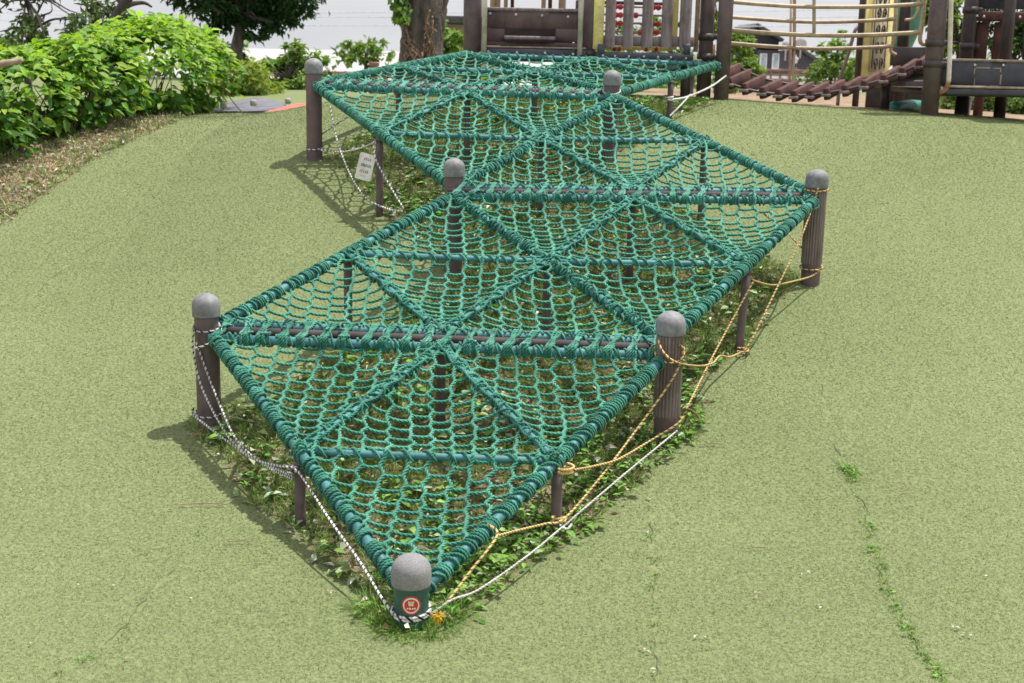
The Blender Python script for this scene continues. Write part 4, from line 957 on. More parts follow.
def right_tower():
    F = 13.55; TOP = -95
    root = empty('play_tower', (4.6, 14.3, float(gz(4.6, 14.3))), 'dark play tower with slate deck panel at the right edge, past the bridge', 'play tower')
    steel(root, 'tower_post', 933, TOP, 70, F, .088, toground=True, rings=(43, 64))
    m = MB(); tube(m, spline([pt(953, TOP, F - .08), pt(951, 0, F - .08), pt(949.5, 60, F - .08), pt(948.5, 82, F - .08)], 6), .024, 12); p = m.build('grab_pole', M['palepole'], root)
    m = MB(); tube(m, spline([pt(948.5, 81, F - .08), pt(946.5, 88, F - .07), pt(942, 92, F - .05), pt(934, 94.5, F)], 6), .024, 12); m.build('rusty_foot', M['rust'], p)
    pn = slabpx(root, 'deck_panel', 939, 61, 1075, 87, F + .05, .05, 'beam'); slabpx(root, 'deck_edge', 939, 59.6, 1075, 62, F + .04, .09, 'edgewood')
    slabpx(root, 'deck_edge', 945, 86.6, 1075, 88.8, F - .02, .16, 'edgewood'); slabpx(root, 'deck_beam', 944, 89, 1075, 95.5, F - .02, .12, 'beam')
    m = MB(); Yq = F + .02
    for (x0, y0, x1, y1) in ((974.3, 67.2, 990, 68.6), (993, 67.8, 1001, 69), (974, 67, 975.2, 74), (974, 79, 974.8, 86), (1000, 67.5, 1001.2, 72), (999.8, 75, 1001.4, 84.5), (975, 85.6, 986, 86.3), (990, 85.6, 999, 86.4)):
        a = pt(x0, (y0 + y1) / 2, Yq); b = pt(x1, (y0 + y1) / 2, Yq); h = (y1 - y0) * F / FPX
        box(m, (a + b) / 2 + A3(0, 0, 0), abs(b[0] - a[0]), .004, h, bev=.001)
    m.build('torn_label_outline', M['edgewood'], pn); bolts(pn, [(943, 64.5), (975, 64.8), (1003.5, 65), (1035, 65)], Yq - .005, .013)
    # interior
    Yi = F + 1.3
    steel(root, 'tower_post', 966, TOP, 62, Yi, .075, 'brownd', True, rings=(10, 46)); steel(root, 'tower_post', 1004.5, TOP, 62, F + .9, .062, 'brownd', True)
    steel(root, 'tower_post', 1046, TOP, 62, F + .1, .088, 'brown', True); steel(root, 'tower_post', 979, 60, 100, Yi + .6, .055, 'plank', True); steel(root, 'tower_post', 1062, TOP, 62, Yi, .075, 'brownd', True)
    slabpx(root, 'roof_panel', 968, -60, 1080, 9.5, Yi + .1, .04, 'beam'); slabpx(root, 'cross_beam', 968, 12, 1080, 22, Yi - .02, .06, 'plank')
    for x0, x1 in ((975, 987.5), (993, 1000), (1005, 1013), (1024, 1038)): slabpx(root, 'upright_board', x0, 22, x1, 60, Yi + .04, .04, 'plank')
    m = MB(); a = pt(937, 90, F); b = pt(1075, 90, F); box(m, ((a[0] + b[0]) / 2, F + .85, a[2] - .03), b[0] - a[0], 1.6, .06); m.build('deck', M['brownd'], root)
    bolts(root, [(977, 16), (984, 16.5), (1020, 17)], Yi - .06, .014)
    # left wing: side walls, dark underside, relief panel
    slabpx(root, 'side_panel', 891, 47, 930, 66, 14.9, .05, 'brownd', 14.6)
    steel(root, 'tower_post', 857, TOP, 80, 15.2, .036, 'brownd', True); steel(root, 'tower_post', 900, TOP, 80, 15.5, .068, 'brownd', True, rings=(60,))
    steel(root, 'tower_post', 886, 74, 90, 14.7, .05, 'brownd', True)
    slabpx(root, 'under_panel', 866, 80, 935, 112, 15.7, .05, 'brownd')
    m = MB(); bar(m, pt(866, 84, 14.9), pt(930, 70, 14.2), .5, .08); m.build('ramp_beam', M['brownd'], root)
    a0, a1 = pt(860, -30, 15.25), pt(860, 79, 15.25); b0, b1 = pt(894.5, -30, 16.1), pt(888, 69, 16.1)
    pc = (a1 + b1) / 2; ux = nrm((b1 - a1) * A3(1, 1, 0)); R = np.stack([ux, np.cross(A3(0, 0, 1), ux), A3(0, 0, 1)], 1)
    W = np.linalg.norm((b1 - a1)[:2]); Hh = 1.25; zc = min(a1[2], b1[2]) + Hh / 2 - .06; C = A3(pc[0], pc[1], zc)
    m = MB(); box(m, C, W, .03, Hh, R); yp = m.build('yellow_board', M['yellow'], root)
    m = MB(); box(m, C + R @ A3(0, -.022, -.02), W * .58, .02, Hh * .74, R); rl = m.build('relief_panel', M['relief'], yp)
    m = MB()
    for z in (-.40, -.22, -.03, .16, .34):
        for sg in (-1, 1):
            a = np.linspace(0, 7.5, 26); rr = .085 * (1 - a / 11)
            q = np.c_[sg * (.09 + rr * np.cos(a) * .8), np.full(26, -.035), z + rr * np.sin(a)]; tube(m, C + q @ R.T, .010, 6)
    for x in (-.23, .23): tube(m, [C + R @ A3(x * W / 1.0, -.033, -.44), C + R @ A3(x * W, -.033, .44)], .008, 6)
    m.build('scrollwork', M['reliefd'], rl)
right_tower()
def slide():
    root = empty('slide', (5., 16.6, float(gz(5, 16.6))), 'teal plastic slide partly hidden behind the right play tower', 'slide')
    m = MB(); P = spline([pt(916, -70, 16.4), pt(912, -20, 16.6), pt(908, 20, 16.9), pt(898, 46, 17.2)], 10); tube(m, P, .17, 16); m.build('tube', M['slide'], root)
    m = MB(); tube(m, spline([pt(893, 108, 14.9), pt(910, 106, 15.2), pt(924, 107, 15.4)], 8), .07, 14); m.build('chute', M['slide'], root)
    q = pt(898, 46, 17.2); m = MB(); tube(m, [A3(q[0], q[1], float(gz(q[0], q[1])) - .05), q], .05, 12); m.build('leg', M['brownd'], root)
slide()

# ------------------------------------------------------------------ plants
def crown(mb, blobs, n, L, W, cols, kind='rhomb', inner=.45, lift=.35, gap=.5):
    """leaf clumps spread through ellipsoid blobs: (centre, radii)"""
    vol = A3(*[b[1][0] * b[1][1] + b[1][0] * b[1][2] for b in blobs]); vol = vol / vol.sum()
    for (c, r), w in zip(blobs, vol):
        k = max(20, int(n * w)); nc = max(8, k // 26)
        d = rand_dirs(nc); rad = inner + (1 - inner) * rng.random((nc, 1)) ** .55
        cc = np.asarray(c) + d * rad * np.asarray(r); cs = np.mean(r) * .17
        keep = (.5 + .5 * np.sin(cc[:, 0] * 6.1 / np.mean(r) + 1) * np.sin(cc[:, 2] * 7.3 / np.mean(r)) * np.sin(cc[:, 1] * 5.1 / np.mean(r) + 2)) > (gap - .5) * rng.random(nc)
        i = rng.integers(0, nc, k); i = i[keep[i]]; k = len(i)
        off = rng.normal(0, 1, (k, 3)) * cs * A3(1, 1, .7); P = cc[i] + off
        out = nrm(d[i] + .6 * rng.standard_normal((k, 3))); D = nrm(out * A3(1, 1, .4) + .8 * rand_dirs(k) + A3(0, 0, -.25))
        Nn = nrm(A3(0, 0, 1) + lift * rng.standard_normal((k, 3)) + .4 * d[i])
        clr = mixcols(k, cols, .14) * (.75 + .4 * rng.random(nc))[i][:, None]
        leaves(mb, P, D, Nn, L * rng.uniform(.65, 1.25, k), W * rng.uniform(.7, 1.2, k), clr, kind, .25, .25)
def branchy(mb, base, top, r0, r1, limbs, n=10, bumpy=0):
    P = spline([base, base + (top - base) * .35 + A3(*rng.normal(0, r0 * .5, 2), 0), base + (top - base) * .7 + A3(*rng.normal(0, r0 * .6, 2), 0), top], 8)
    tube(mb, P, np.linspace(r0, r1, len(P)) * (1 + .25 * np.exp(-np.linspace(0, 8, len(P)))), n, bumpy=bumpy)
    for e, t in limbs:
        i = int(t * (len(P) - 1)); a = P[i]; e = np.asarray(e); rr = (r0 + (r1 - r0) * t) * .55
        Q = spline([a, a + (e - a) * .4 + A3(0, 0, np.linalg.norm(e - a) * .06), a + (e - a) * .75 + A3(*rng.normal(0, .05, 3)), e], 6); tube(mb, Q, np.linspace(rr, rr * .2, len(Q)), 7)
def tree(label, base, top, r0, blobs, n, L, W, cols, mat='leaf', bark='barkd', name='tree', group=None, cat='tree', kind='rhomb', gap=.5, inner=.45):
    base = np.asarray(base, float); root = empty(name, base, label, cat, group)
    m = MB(); limbs = []
    for c, r in blobs:
        for _ in range(3): limbs.append((np.asarray(c) + nrm(A3(*rng.normal(0, 1, 3))) * np.asarray(r) * .6, random.uniform(.55, .95)))
    branchy(m, base - A3(0, 0, .1), np.asarray(top, float), r0, r0 * .45, limbs); m.build('trunk', M[bark], root)
    m = MB(); crown(m, blobs, n, L, W, cols, kind, inner, gap=gap); m.build('crown', M[mat], root, smooth=False)
    return root
def gp(px, Yd):
    p = pt(px, 100, Yd); return A3(p[0], Yd, float(gz(p[0], Yd)))
def px2m(Yd): return Yd / FPX
def hedge():
    line = [gh(-45, 182), gh(0, 166), gh(45, 150), gh(90, 136), gh(135, 124), gh(168, 117), gh(190, 114)]
    root = empty('hydrangea_hedge', line[3], 'bright green leafy hydrangea hedge along the left side of the mound', 'hedge')
    P = spline([l + A3(-.35, .45, 0) for l in line], 6)
    m = MB(); blobs = []
    # picture height of the hedge top along its length
    tx = [-60, 0, 30, 60, 95, 130, 160, 185, 205, 222]; ty = [58, 57, 54, 47, 36, 22, 20, 26, 38, 60]
    for p in P:
        for k in range(3):
            c = p + A3(rng.normal(0, .15), rng.normal(0, .2) + .25 * k, 0)
            d = c - CAM; px = CX + FPX * (d @ RT) / (d @ FW)
            zt = pt(px, float(np.interp(px, tx, ty)) + 4, c[1])[2]; z0 = float(gz(c[0], c[1])); h = max(.35, (zt - z0))
            blobs.append(((c[0], c[1], z0 + h * .52), (.42, .38, h * .5)))
    # leaves are mostly on the outer skin
    n = 34000; vol = A3(*[b[1][2] for b in blobs]); vol /= vol.sum(); bi = rng.choice(len(blobs), n, p=vol)
    c = np.array([blobs[i][0] for i in bi]); r = np.array([blobs[i][1] for i in bi]); d = rand_dirs(n); d[:, 2] = np.abs(d[:, 2]) * np.where(rng.random(n) < .7, 1, -.9); d[:, 1] -= .35; d = nrm(d)
    Pp = c + d * r * (.80 + .30 * rng.random((n, 1)) ** .8)
    Pp += .06 * np.c_[np.sin(Pp[:, 2] * 9 + Pp[:, 0] * 7), np.sin(Pp[:, 0] * 8), np.sin(Pp[:, 0] * 9 + Pp[:, 1] * 7)]
    # drop those deep inside other blobs
    dep = np.zeros(n)
    for bc, br in blobs: dep = np.maximum(dep, 1 - np.linalg.norm((Pp - np.asarray(bc)) / np.asarray(br), axis=1))
    k = (dep < .30) & (Pp[:, 2] > gz(Pp[:, 0], Pp[:, 1]) + .03); Pp, d, dep = Pp[k], d[k], dep[k]; n = len(Pp)
    a = rng.uniform(0, 6.28, n); D = nrm(d * A3(.9, .9, .25) + .75 * np.c_[np.cos(a), np.sin(a), rng.normal(-.15, .3, n)]); Nn = nrm(A3(0, 0, .8) + .6 * d + .38 * rng.standard_normal((n, 3)))
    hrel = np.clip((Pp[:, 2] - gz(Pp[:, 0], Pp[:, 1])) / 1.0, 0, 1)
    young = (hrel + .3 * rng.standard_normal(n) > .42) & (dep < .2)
    col = np.where(young[:, None], mixcols(n, [(.27, .43, .05), (.34, .49, .07), (.20, .37, .05)], .13), mixcols(n, [(.085, .21, .03), (.12, .27, .04), (.06, .15, .028)], .18))  # young leaves on the upper skin; low and inner ones darkened as painted shade
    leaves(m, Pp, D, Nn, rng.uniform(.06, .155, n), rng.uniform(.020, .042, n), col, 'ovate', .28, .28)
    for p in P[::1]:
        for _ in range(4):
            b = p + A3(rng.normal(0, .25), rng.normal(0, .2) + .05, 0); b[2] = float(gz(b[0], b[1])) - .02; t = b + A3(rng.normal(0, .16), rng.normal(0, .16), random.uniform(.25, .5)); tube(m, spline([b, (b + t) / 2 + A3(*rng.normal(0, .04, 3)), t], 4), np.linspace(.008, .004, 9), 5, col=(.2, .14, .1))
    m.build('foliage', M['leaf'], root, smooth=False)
    # fallen pale stick resting on the left top
    m = MB(); tube(m, [pt(-30, 69, 10.6), pt(0, 64.5, 10.6), pt(22, 60, 10.55)], [.03, .028, .022], 8); tag(m.build('stick', M['edgewood']), 'bare pale stick lying on top of the hedge at the left edge', 'stick')
    # dark low concrete edging under the left end
hedge()

def trees():
    gb = 'trees in the park behind the mound'
    DK = [(.03, .075, .024), (.045, .10, .03), (.02, .05, .018)]
    MD = [(.08, .16, .04), (.11, .20, .045), (.06, .12, .035)]
    LT = [(.19, .30, .07), (.24, .35, .09), (.14, .24, .06)]
    YG = [(.24, .31, .06), (.30, .37, .08), (.17, .25, .05)]
    def at(px, py, Yd): return pt(px, py, Yd)
    s = px2m(30)
    # dark dense tree
    b = gp(234, 30); bl = []
    for px, py, rx, rz in ((200, -8, 34, 26), (232, -4, 36, 26), (266, 4, 34, 24), (292, -10, 30, 28), (176, -18, 22, 16), (245, -45, 60, 34), (215, 18, 20, 12), (258, 27, 18, 10), (282, 18, 16, 12)):
        c = at(px, py, 30 + random.uniform(-.6, .6)); bl.append((c, (rx * s, rx * s, rz * s)))
    tree('dark dense round tree with a straight grey trunk behind the hedge end', b, at(236, -10, 30), .17, bl, 9500, .16, .045, DK, 'leafdark', 'bark', group=gb, inner=.3)
    # cherry trees at upper left
    s = px2m(19)
    for lab, bx, Yd, specs, tx in (('leafy dark limbed tree at the left edge above the hedge', 30, 19, ((5, 30, 40, 40), (40, 12, 36, 26), (12, -10, 45, 26), (70, 10, 26, 20), (60, 50, 18, 13), (20, 60, 30, 14)), 18),
                              ('leafy tree with sky gaps above the middle of the hedge', 92, 20.5, ((95, 8, 28, 22), (112, 34, 18, 17), (75, 34, 22, 16), (92, 54, 20, 11), (120, 12, 14, 16), (88, -20, 34, 20)), 94)):
        bl = [(at(px, py, Yd + random.uniform(-.8, .8)), (rx * s, rx * s, rz * s)) for px, py, rx, rz in specs]
        tree(lab, gp(bx, Yd), at(tx, -20, Yd), .06, bl, 3000, .12, .033, [(.09, .14, .05), (.13, .18, .065), (.06, .10, .035)], 'leafdark', 'barkd', group=gb, gap=2.2, inner=.15)
    m = MB(); p0 = gp(105, 17); root = empty('leaning_tree', p0, 'bare dark leaning trunk rising out of the hedge top', 'tree', gb)
    tube(m, spline([p0, at(108, 40, 17), at(114, 22, 17), at(122, 8, 17), at(130, -8, 17), at(134, -40, 17)], 8), np.linspace(.10, .05, 41), 10, bumpy=.05)
    tube(m, spline([at(121, 9, 17), at(132, 4, 17), at(144, 3, 17), at(152, 7, 17)], 6), np.linspace(.045, .012, 19), 7); tube(m, spline([at(124, 4, 17), at(117, -2, 17), at(112, -20, 17)], 6), np.linspace(.04, .015, 13), 7)
    m.build('trunk', M['barkd'], root)
    # big bare trunk with vines in the middle
    Yt = 17.5; s = px2m(Yt); p0 = gp(422, Yt); root = empty('old_tree', p0, 'thick old grey trunk with dry vines left of the play tower', 'tree', gb)
    m = MB(); ct = [A3(p0[0], Yt, p0[2] - .1), at(421, 72, Yt), at(421, 45, Yt), at(423, 20, Yt), at(424, 0, Yt), at(425, -60, Yt), at(428, -140, Yt)]
    n = 40; P = spline(ct, 8); T_, N_, B_ = frames(P, A3(0, 1, 0)); th = np.linspace(0, 2 * np.pi, n, endpoint=False)
    rr = np.interp(np.linspace(0, 1, len(P)), [0, .2, .5, .8, 1], [.38, .27, .225, .22, .25])
    lob = 1 + .10 * np.sin(th[None] * 3 + .6 + np.linspace(0, 1.5, len(P))[:, None]) + .05 * np.sin(th[None] * 7 + np.linspace(0, 3, len(P))[:, None]) + .022 * rng.standard_normal((len(P), n))
    Vv = P[:, None] + (rr[:, None] * lob)[..., None] * (np.cos(th)[None, :, None] * N_[:, None] + np.sin(th)[None, :, None] * B_[:, None]); i = np.arange(len(P) - 1)[:, None] * n; j = np.arange(n)[None]; j2 = (j + 1) % n
    m.add(Vv.reshape(-1, 3), np.stack([i + j, i + j2, i + n + j2, i + n + j], -1).reshape(-1, 4))
    tube(m, spline([at(432, 70, Yt), at(434, 40, Yt + .1), at(437, 15, Yt + .1), at(442, -15, Yt + .1), at(458, -80, Yt + .2)], 8), [.12] * 33, 14, bumpy=.04)
    tube(m, spline([at(408, 20, Yt), at(403, -5, Yt), at(396, -40, Yt - .1), at(380, -110, Yt)], 8), np.linspace(.15, .09, 25), 12, bumpy=.04)
    tr = m.build('trunk', M['bark'], root)
    m = MB(); Yv = Yt - .36
    for pts in (((405, 60), (412, 50), (408, 35), (404, 18)), ((415, 62), (408, 48), (402, 40)), ((428, 60), (430, 45), (426, 28), (430, 10)), ((436, 55), (431, 40), (433, 20)), ((406, 45), (418, 55), (425, 62)), ((404, 30), (407, 15), (405, -5)), ((420, 64), (424, 50), (432, 34), (431, 20))):
        tube(m, spline([at(x, y, Yv + abs(x - 421) / 21 * .17) for x, y in pts], 8), .013, 6)
    for _ in range(170):
        px, py = random.choice(((random.uniform(402, 410), random.uniform(0, 60)), (random.uniform(426, 434), random.uniform(8, 55)), (random.uniform(408, 430), random.uniform(38, 62)))); c = at(px, py, Yv + abs(px - 421) / 21 * .16 - .02)
        leaves(m, c[None], A3(*rng.normal(0, .5, 2), -1)[None], A3(*rng.normal(0, .4, 2), .2)[None] - A3(0, 1, 0), A3(random.uniform(.03, .09)), .014, None)
    m.build('vines', M['vine'], root)
    m = MB(); n = 420; px = rng.normal(400, 4.5, n); py = rng.uniform(-35, 22, n); px = np.where(py > 8, px + 3, px)
    C = np.array([at(x, y, Yt - .22 + rng.normal(0, .1)) for x, y in zip(px, py)]); leaves(m, C, np.c_[rng.normal(0, .7, (n, 2)), -np.ones(n)], np.c_[rng.normal(0, .4, n), -np.ones(n), rng.normal(.4, .3, n)], .08, .03, mixcols(n, LT + MD, .15), 'rhomb', .2, .2)
    m.build('ivy', M['leaf'], root, smooth=False)
    # smaller trees and bushes
    def bush(label, base_px, Yd, specs, n, L, cols, r0=.05, mat='leaf', kind='rhomb', gap=.7, inner=.3, name='shrub', cat='shrub', group='shrubs behind the mound', W=None):
        s = px2m(Yd); bl = [(at(px, py, Yd + random.uniform(-.5, .5)), (rx * s, rx * s, rz * s)) for px, py, rx, rz in specs]
        g = gp(base_px, Yd); topz = np.mean([b[0][2] for b in bl])
        return tree(label, g, A3(g[0], g[1], topz), r0, bl, n, L, W or L * .3, cols, mat, 'barkd', name, group, cat, kind, gap, inner)
    bush('low yellow green maple bush right of the hedge end', 240, 22, ((228, 88, 18, 14), (245, 80, 24, 16), (262, 90, 20, 12), (222, 95, 14, 10), (250, 95, 26, 8)), 3800, .10, YG)
    bush('airy green bush beside the back left post', 285, 24, ((272, 72, 16, 16), (292, 66, 18, 12), (302, 80, 16, 16), (280, 90, 20, 12), (262, 66, 10, 8), (316, 62, 10, 10), (298, 50, 12, 8), (318, 90, 10, 10)), 3600, .11, LT, gap=1.1)
    bush('dark evergreen behind the straight trunked tree', 228, 34, ((228, 55, 12, 10), (236, 62, 10, 8)), 900, .14, DK, mat='leafdark')
    bush('small spreading tree with light leaves beyond the red fence', 366, 40, ((356, 50, 11, 6), (372, 46, 13, 6), (386, 53, 9, 5), (362, 60, 14, 5), (346, 45, 6, 4), (378, 60, 9, 5)), 1300, .16, LT, .09, gap=1.6, name='tree', cat='tree', group=gb)
    bush('sparse shrub beyond the fence beside the back left post', 332, 36, ((324, 62, 7, 8), (322, 78, 9, 7), (338, 76, 5, 5)), 420, .13, LT, gap=1.2)
    bush('light green shrub between old trunk and play tower', 445, 26, ((442, 50, 12, 14), (452, 36, 10, 12), (440, 28, 6, 10), (456, 58, 10, 12)), 1500, .13, LT, gap=1.0)
    bush('fresh green bush seen through the left end of the bridge', 742, 26, ((738, 58, 14, 20), (748, 70, 12, 14), (730, 80, 10, 10), (742, 42, 10, 8)), 3000, .12, LT)
    bush('loose green shrub seen through the right end of the bridge', 830, 30, ((830, 70, 18, 12), (845, 64, 14, 14), (812, 80, 14, 9), (838, 48, 8, 10), (822, 50, 8, 6), (842, 34, 5, 5), (852, 84, 12, 9), (858, 68, 8, 14)), 3000, .12, LT, gap=1.2)
    bush('bushy tree seen between post and bead counter', 715, 24, ((712, 15, 8, 22), (714, -20, 14, 20), (735, 86, 8, 8)), 900, .11, LT)
    bush('leafy tree behind the right tower next to the pole', 955, 21, ((942, 15, 14, 24), (952, 38, 16, 16), (948, -20, 22, 22), (938, 50, 8, 10)), 3000, .12, MD + LT, name='tree', cat='tree', group=gb)
    bush('dark leafy tree filling the gap at the right edge', 1010, 22, ((992, 30, 14, 26), (1018, 45, 16, 24), (1035, 20, 22, 40), (1000, -30, 30, 22), (1060, 40, 20, 40)), 4200, .12, MD + DK, mat='leafdark', name='tree', cat='tree', group=gb)
    bush('shaded green bush under the right tower deck', 985, 20, ((950, 104, 14, 10), (985, 104, 16, 10), (1015, 105, 18, 10), (1050, 104, 20, 12)), 2800, .09, MD + LT)
    bush('green bush beyond the left tower foot', 690, 22, ((640, 72, 24, 10), (690, 80, 18, 10), (600, 76, 24, 9), (640, 36, 20, 12), (665, 24, 14, 10), (615, 24, 10, 8), (560, 78, 24, 7), (520, 74, 22, 8), (480, 78, 22, 7)), 3600, .09, LT, gap=1.3)
    # far tree belt low on the horizon
    m = MB(); bl = []
    for k in range(60):
        Yd = random.uniform(120, 170); px = random.uniform(-500, 1500); c = gp(px, Yd); h = random.uniform(3, 5.2); bl.append((c + A3(0, 0, h * .5), (h * 1.1, h, h * .55)))
    crown(m, bl, 15000, .9, .3, MD + LT, gap=.5); o = m.build('far_woods', M['leafdark'], smooth=False); tag(o, 'hazy low belt of trees on the horizon behind the park', 'woods', kind='stuff')
trees()

# ------------------------------------------------------------------ distant buildings, fence, lamp, cables
def far_things():
    Yh = 95.; s = px2m(Yh); g = gp(772, Yh); root = empty('house', g, 'dark grey gabled house with two white framed windows beyond the bridge', 'house')
    def wall(name, x0, x1, ytop_l, ytop_r, Yd, mat, peak=None, depth=7):
        m = MB(); a = pt(x0, ytop_l, Yd); b = pt(x1, ytop_r, Yd); z0 = g[2] - .2; P = [(a[0], z0), (b[0], z0), (b[0], b[2])] + ([(pt(peak[0], peak[1], Yd)[0], pt(peak[0], peak[1], Yd)[2])] if peak else []) + [(a[0], a[2])]
        n = len(P); Vv = [(x, Yd, z) for x, z in P] + [(x, Yd + depth, z) for x, z in P]; F = [[i, (i + 1) % n, n + (i + 1) % n, n + i] for i in range(n)]
        m.add(Vv, [np.array(F)[:, ::-1]]); c = len(Vv)
        m.add([(x, Yd, z) for x, z in P] , np.array([list(range(n))])); m.add([(x, Yd + depth, z) for x, z in P], np.array([list(range(n))[::-1]]))
        return m.build(name, M[mat], root, smooth=False)
    wall('wall', 744, 779, 36, 41, Yh, 'house', (757, 29)); wall('wall', 760, 800, 50, 51, Yh - 1.5, 'house', None); wall('side_wing', 798, 816, 51, 62, Yh - 1.4, 'house')
    m = MB()
    for (x0, y0, x1, y1) in ((740, 38, 757.5, 26), (757, 26, 783, 42)):
        a, b = pt(x0, y0, Yh - .6), pt(x1, y1, Yh - .6); bar(m, a + A3(0, 4, .1), b + A3(0, 4, .1), 8.4, .22, (0, 0, 1))
    for (x0, y0, x1, y1) in ((757, 46.5, 801, 50), (799, 49, 819, 63)):
        a, b = pt(x0, y0, Yh - 1.9), pt(x1, y1, Yh - 1.9); bar(m, a + A3(0, 3, .1), b + A3(0, 3, .1), 6.5, .2, (0, 0, 1))
    m.build('roof', M['houseroof'], root)
    for x in (763.3, 775.5):
        m = MB(); a = pt(x, 61.3, Yh - 1.56); box(m, a, 6.8 * s, .12, 15 * s, bev=.02); f = m.build('window', M['white'], root)
        m = MB(); box(m, a - A3(0, .07, 0), 4.6 * s, .04, 12.4 * s, bev=.01); m.build('pane', M['pane'], f)
    m = MB()
    for px, py, r in ((786, 46, 4.2), (801, 44, 5.5)):
        c = pt(px, py, Yh - 6); sphere(m, c, r * s, 16, sc=(1, .25, 1)); tube(m, [c, c + A3(.2, 1, -.9)], .06, 6)
    m.build('satellite_dish', M['kerb'], root)
    # beige building behind the old tree
    Y2 = 60.; g2 = gp(455, Y2); root2 = empty('building', g2, 'beige building with a dark flat roof right of the old trunk', 'building')
    m = MB(); a, b = pt(443, 24, Y2), pt(500, 24, Y2); box(m, ((a[0] + b[0]) / 2, Y2 + 4, (g2[2] + a[2]) / 2), b[0] - a[0], 8, a[2] - g2[2]); m.build('wall', M['beige'], root2)
    m = MB(); a, b = pt(438, 22, Y2), pt(503, 24, Y2); box(m, ((a[0] + b[0]) / 2, Y2 + 3.6, a[2] + .1), b[0] - a[0], 9.6, .3); m.build('roof', M['houseroof'], root2)
    for x in (452, 462):
        m = MB(); box(m, pt(x, 42, Y2 - .02), .35, .1, .6); f = m.build('window', M['white'], root2); m = MB(); box(m, pt(x, 42, Y2 - .08), .26, .06, .5); m.build('pane', M['darkglass'], f)
    # fences
    def fence(label, x0, x1, y0, y1, Yd, n, rails=2):
        a0 = pt(x0, y0, Yd); b0 = pt(x1, y0 + (x1 - x0) * .02, Yd); root = empty('fence', gp((x0 + x1) / 2, Yd), label, 'fence', 'red brown rail fences beyond the mound')
        a1 = pt(x0, y1, Yd)
        for k in range(rails):
            dz = (a0[2] - a1[2]) * k / max(1, rails - 1); m = MB(); bar(m, a0 - A3(0, 0, dz), b0 - A3(0, 0, dz), .06, .09); m.build('rail', M['fence'], root)
        for k in range(n):
            p = a0 + (b0 - a0) * k / (n - 1); m = MB(); zg = float(gz(p[0], p[1] + .05)); box(m, (p[0], p[1] + .09, (p[2] + .06 + zg) / 2), .08, .08, p[2] + .06 - zg); m.build('post', M['fence'], root)
    fence('red brown rail fence beyond the back left post', 255, 405, 71, 79, 44, 16); fence('red brown rail fence beyond the bridge in front of the house', 744, 845, 69.5, 79, 60, 12, 3)
    fence('dark red fence behind the right tower', 930, 1090, 97, 108, 24, 22)
    # brick pillars
    for px, py0, lab in ((374, 62, 'red brick pillar beyond the farthest net panel, near the small tree'), (421.5, 59, 'red brick cap showing at the foot of the old trunk')):
        Yp = 21 if px < 400 else 16.2; c = pt(px, py0, Yp); g0 = gp(px, Yp); w = 9.5 * px2m(Yp); root = empty('brick_pillar', g0, lab, 'pillar')
        m = MB(); box(m, (c[0], Yp, (g0[2] + c[2] - .1) / 2), w * .8, w * .8, c[2] - .1 - g0[2]); m.build('shaft', M['fence'], root)
        m = MB(); box(m, (c[0], Yp, c[2] - .03), w, w, .06); box(m, (c[0], Yp, c[2] - .09), w * .88, w * .88, .05); m.build('cap', M['fence'], root)
    # street lamp
    Yl = 62.; g3 = gp(796, Yl); root = empty('street_lamp', g3, 'black post lantern with white glass in front of the dark house', 'street lamp'); s = px2m(Yl); c = pt(795.6, 61, Yl)
    m = MB(); tube(m, [g3 - A3(0, 0, .1), g3 + A3(0, 0, .6), A3(c[0], Yl, c[2] - 2.5 * s)], [.11, .07, .06], 10); m.build('pole', M['brownd'], root)
    m = MB(); lathe(m, (c[0], Yl, c[2]), [(.9 * s, -3 * s), (2.4 * s, 1.5 * s), (2.4 * s, 1.7 * s)], 8); m.build('lantern', M['white'], root)
    m = MB(); lathe(m, (c[0], Yl, c[2]), [(3.2 * s, 1.6 * s), (1.8 * s, 3.6 * s), (.6 * s, 4.6 * s), (.3 * s, 6.2 * s), (0.001, 6.4 * s)], 8); m.build('hood', M['kerb'], root)
    m = MB(); p = gp(791, 58); tube(m, [p, pt(791.5, -10, 58)], .055, 8); tag(m.build('pole', M['fence']), 'thin pink red pole rising in front of the dark house', 'pole')
    # grey bent pole between bridge and relief panel
    m = MB(); tube(m, spline([gp(838, 15.5), pt(840, 80, 15.5), pt(848, 55, 15.5), pt(853, 37, 15.5), pt(856, 29, 15.5), pt(860, 26.5, 15.6), pt(866, 28, 15.8)], 8), .021, 10); tag(m.build('bent_pole', M['wood']), 'slanting grey pole with hooked top behind the right end of the bridge', 'pole')
    # parked vans beyond the fences
    for px, py, Yd, lab in ((787, 80, 66, 'white parked van half hidden behind the bridge planks'), (352, 92, 52, 'white parked van behind the farthest net panel')):
        c = gp(px, Yd); root = empty('van', c, lab, 'van'); m = MB(); top = pt(px, py - 5, Yd)[2]; hh = max(1.3, min(2.0, top - c[2])); hh = top - c[2]
        P = [(-2.1, .35), (2.1, .35), (2.15, .95), (1.55, 1.2), (1.1, hh), (-2.0, hh), (-2.15, .9)]; n = len(P); Vv = [(c[0] + x, Yd - .8, c[2] + z) for x, z in P] + [(c[0] + x, Yd + .8, c[2] + z) for x, z in P]
        m.add(Vv, np.array([[i, (i + 1) % n, n + (i + 1) % n, n + i] for i in range(n)])[:, ::-1]); m.add(Vv[:n], np.array([list(range(n))])); m.add(Vv[n:], np.array([list(range(n))[::-1]])); m.build('body', M['vehicle'], root, smooth=False)
        for x0 in (-1.5, -.4): 
            m = MB(); box(m, c + A3(x0 + .3, -.81, hh - .45), .85, .03, .5); m.build('window', M['darkglass'], root)
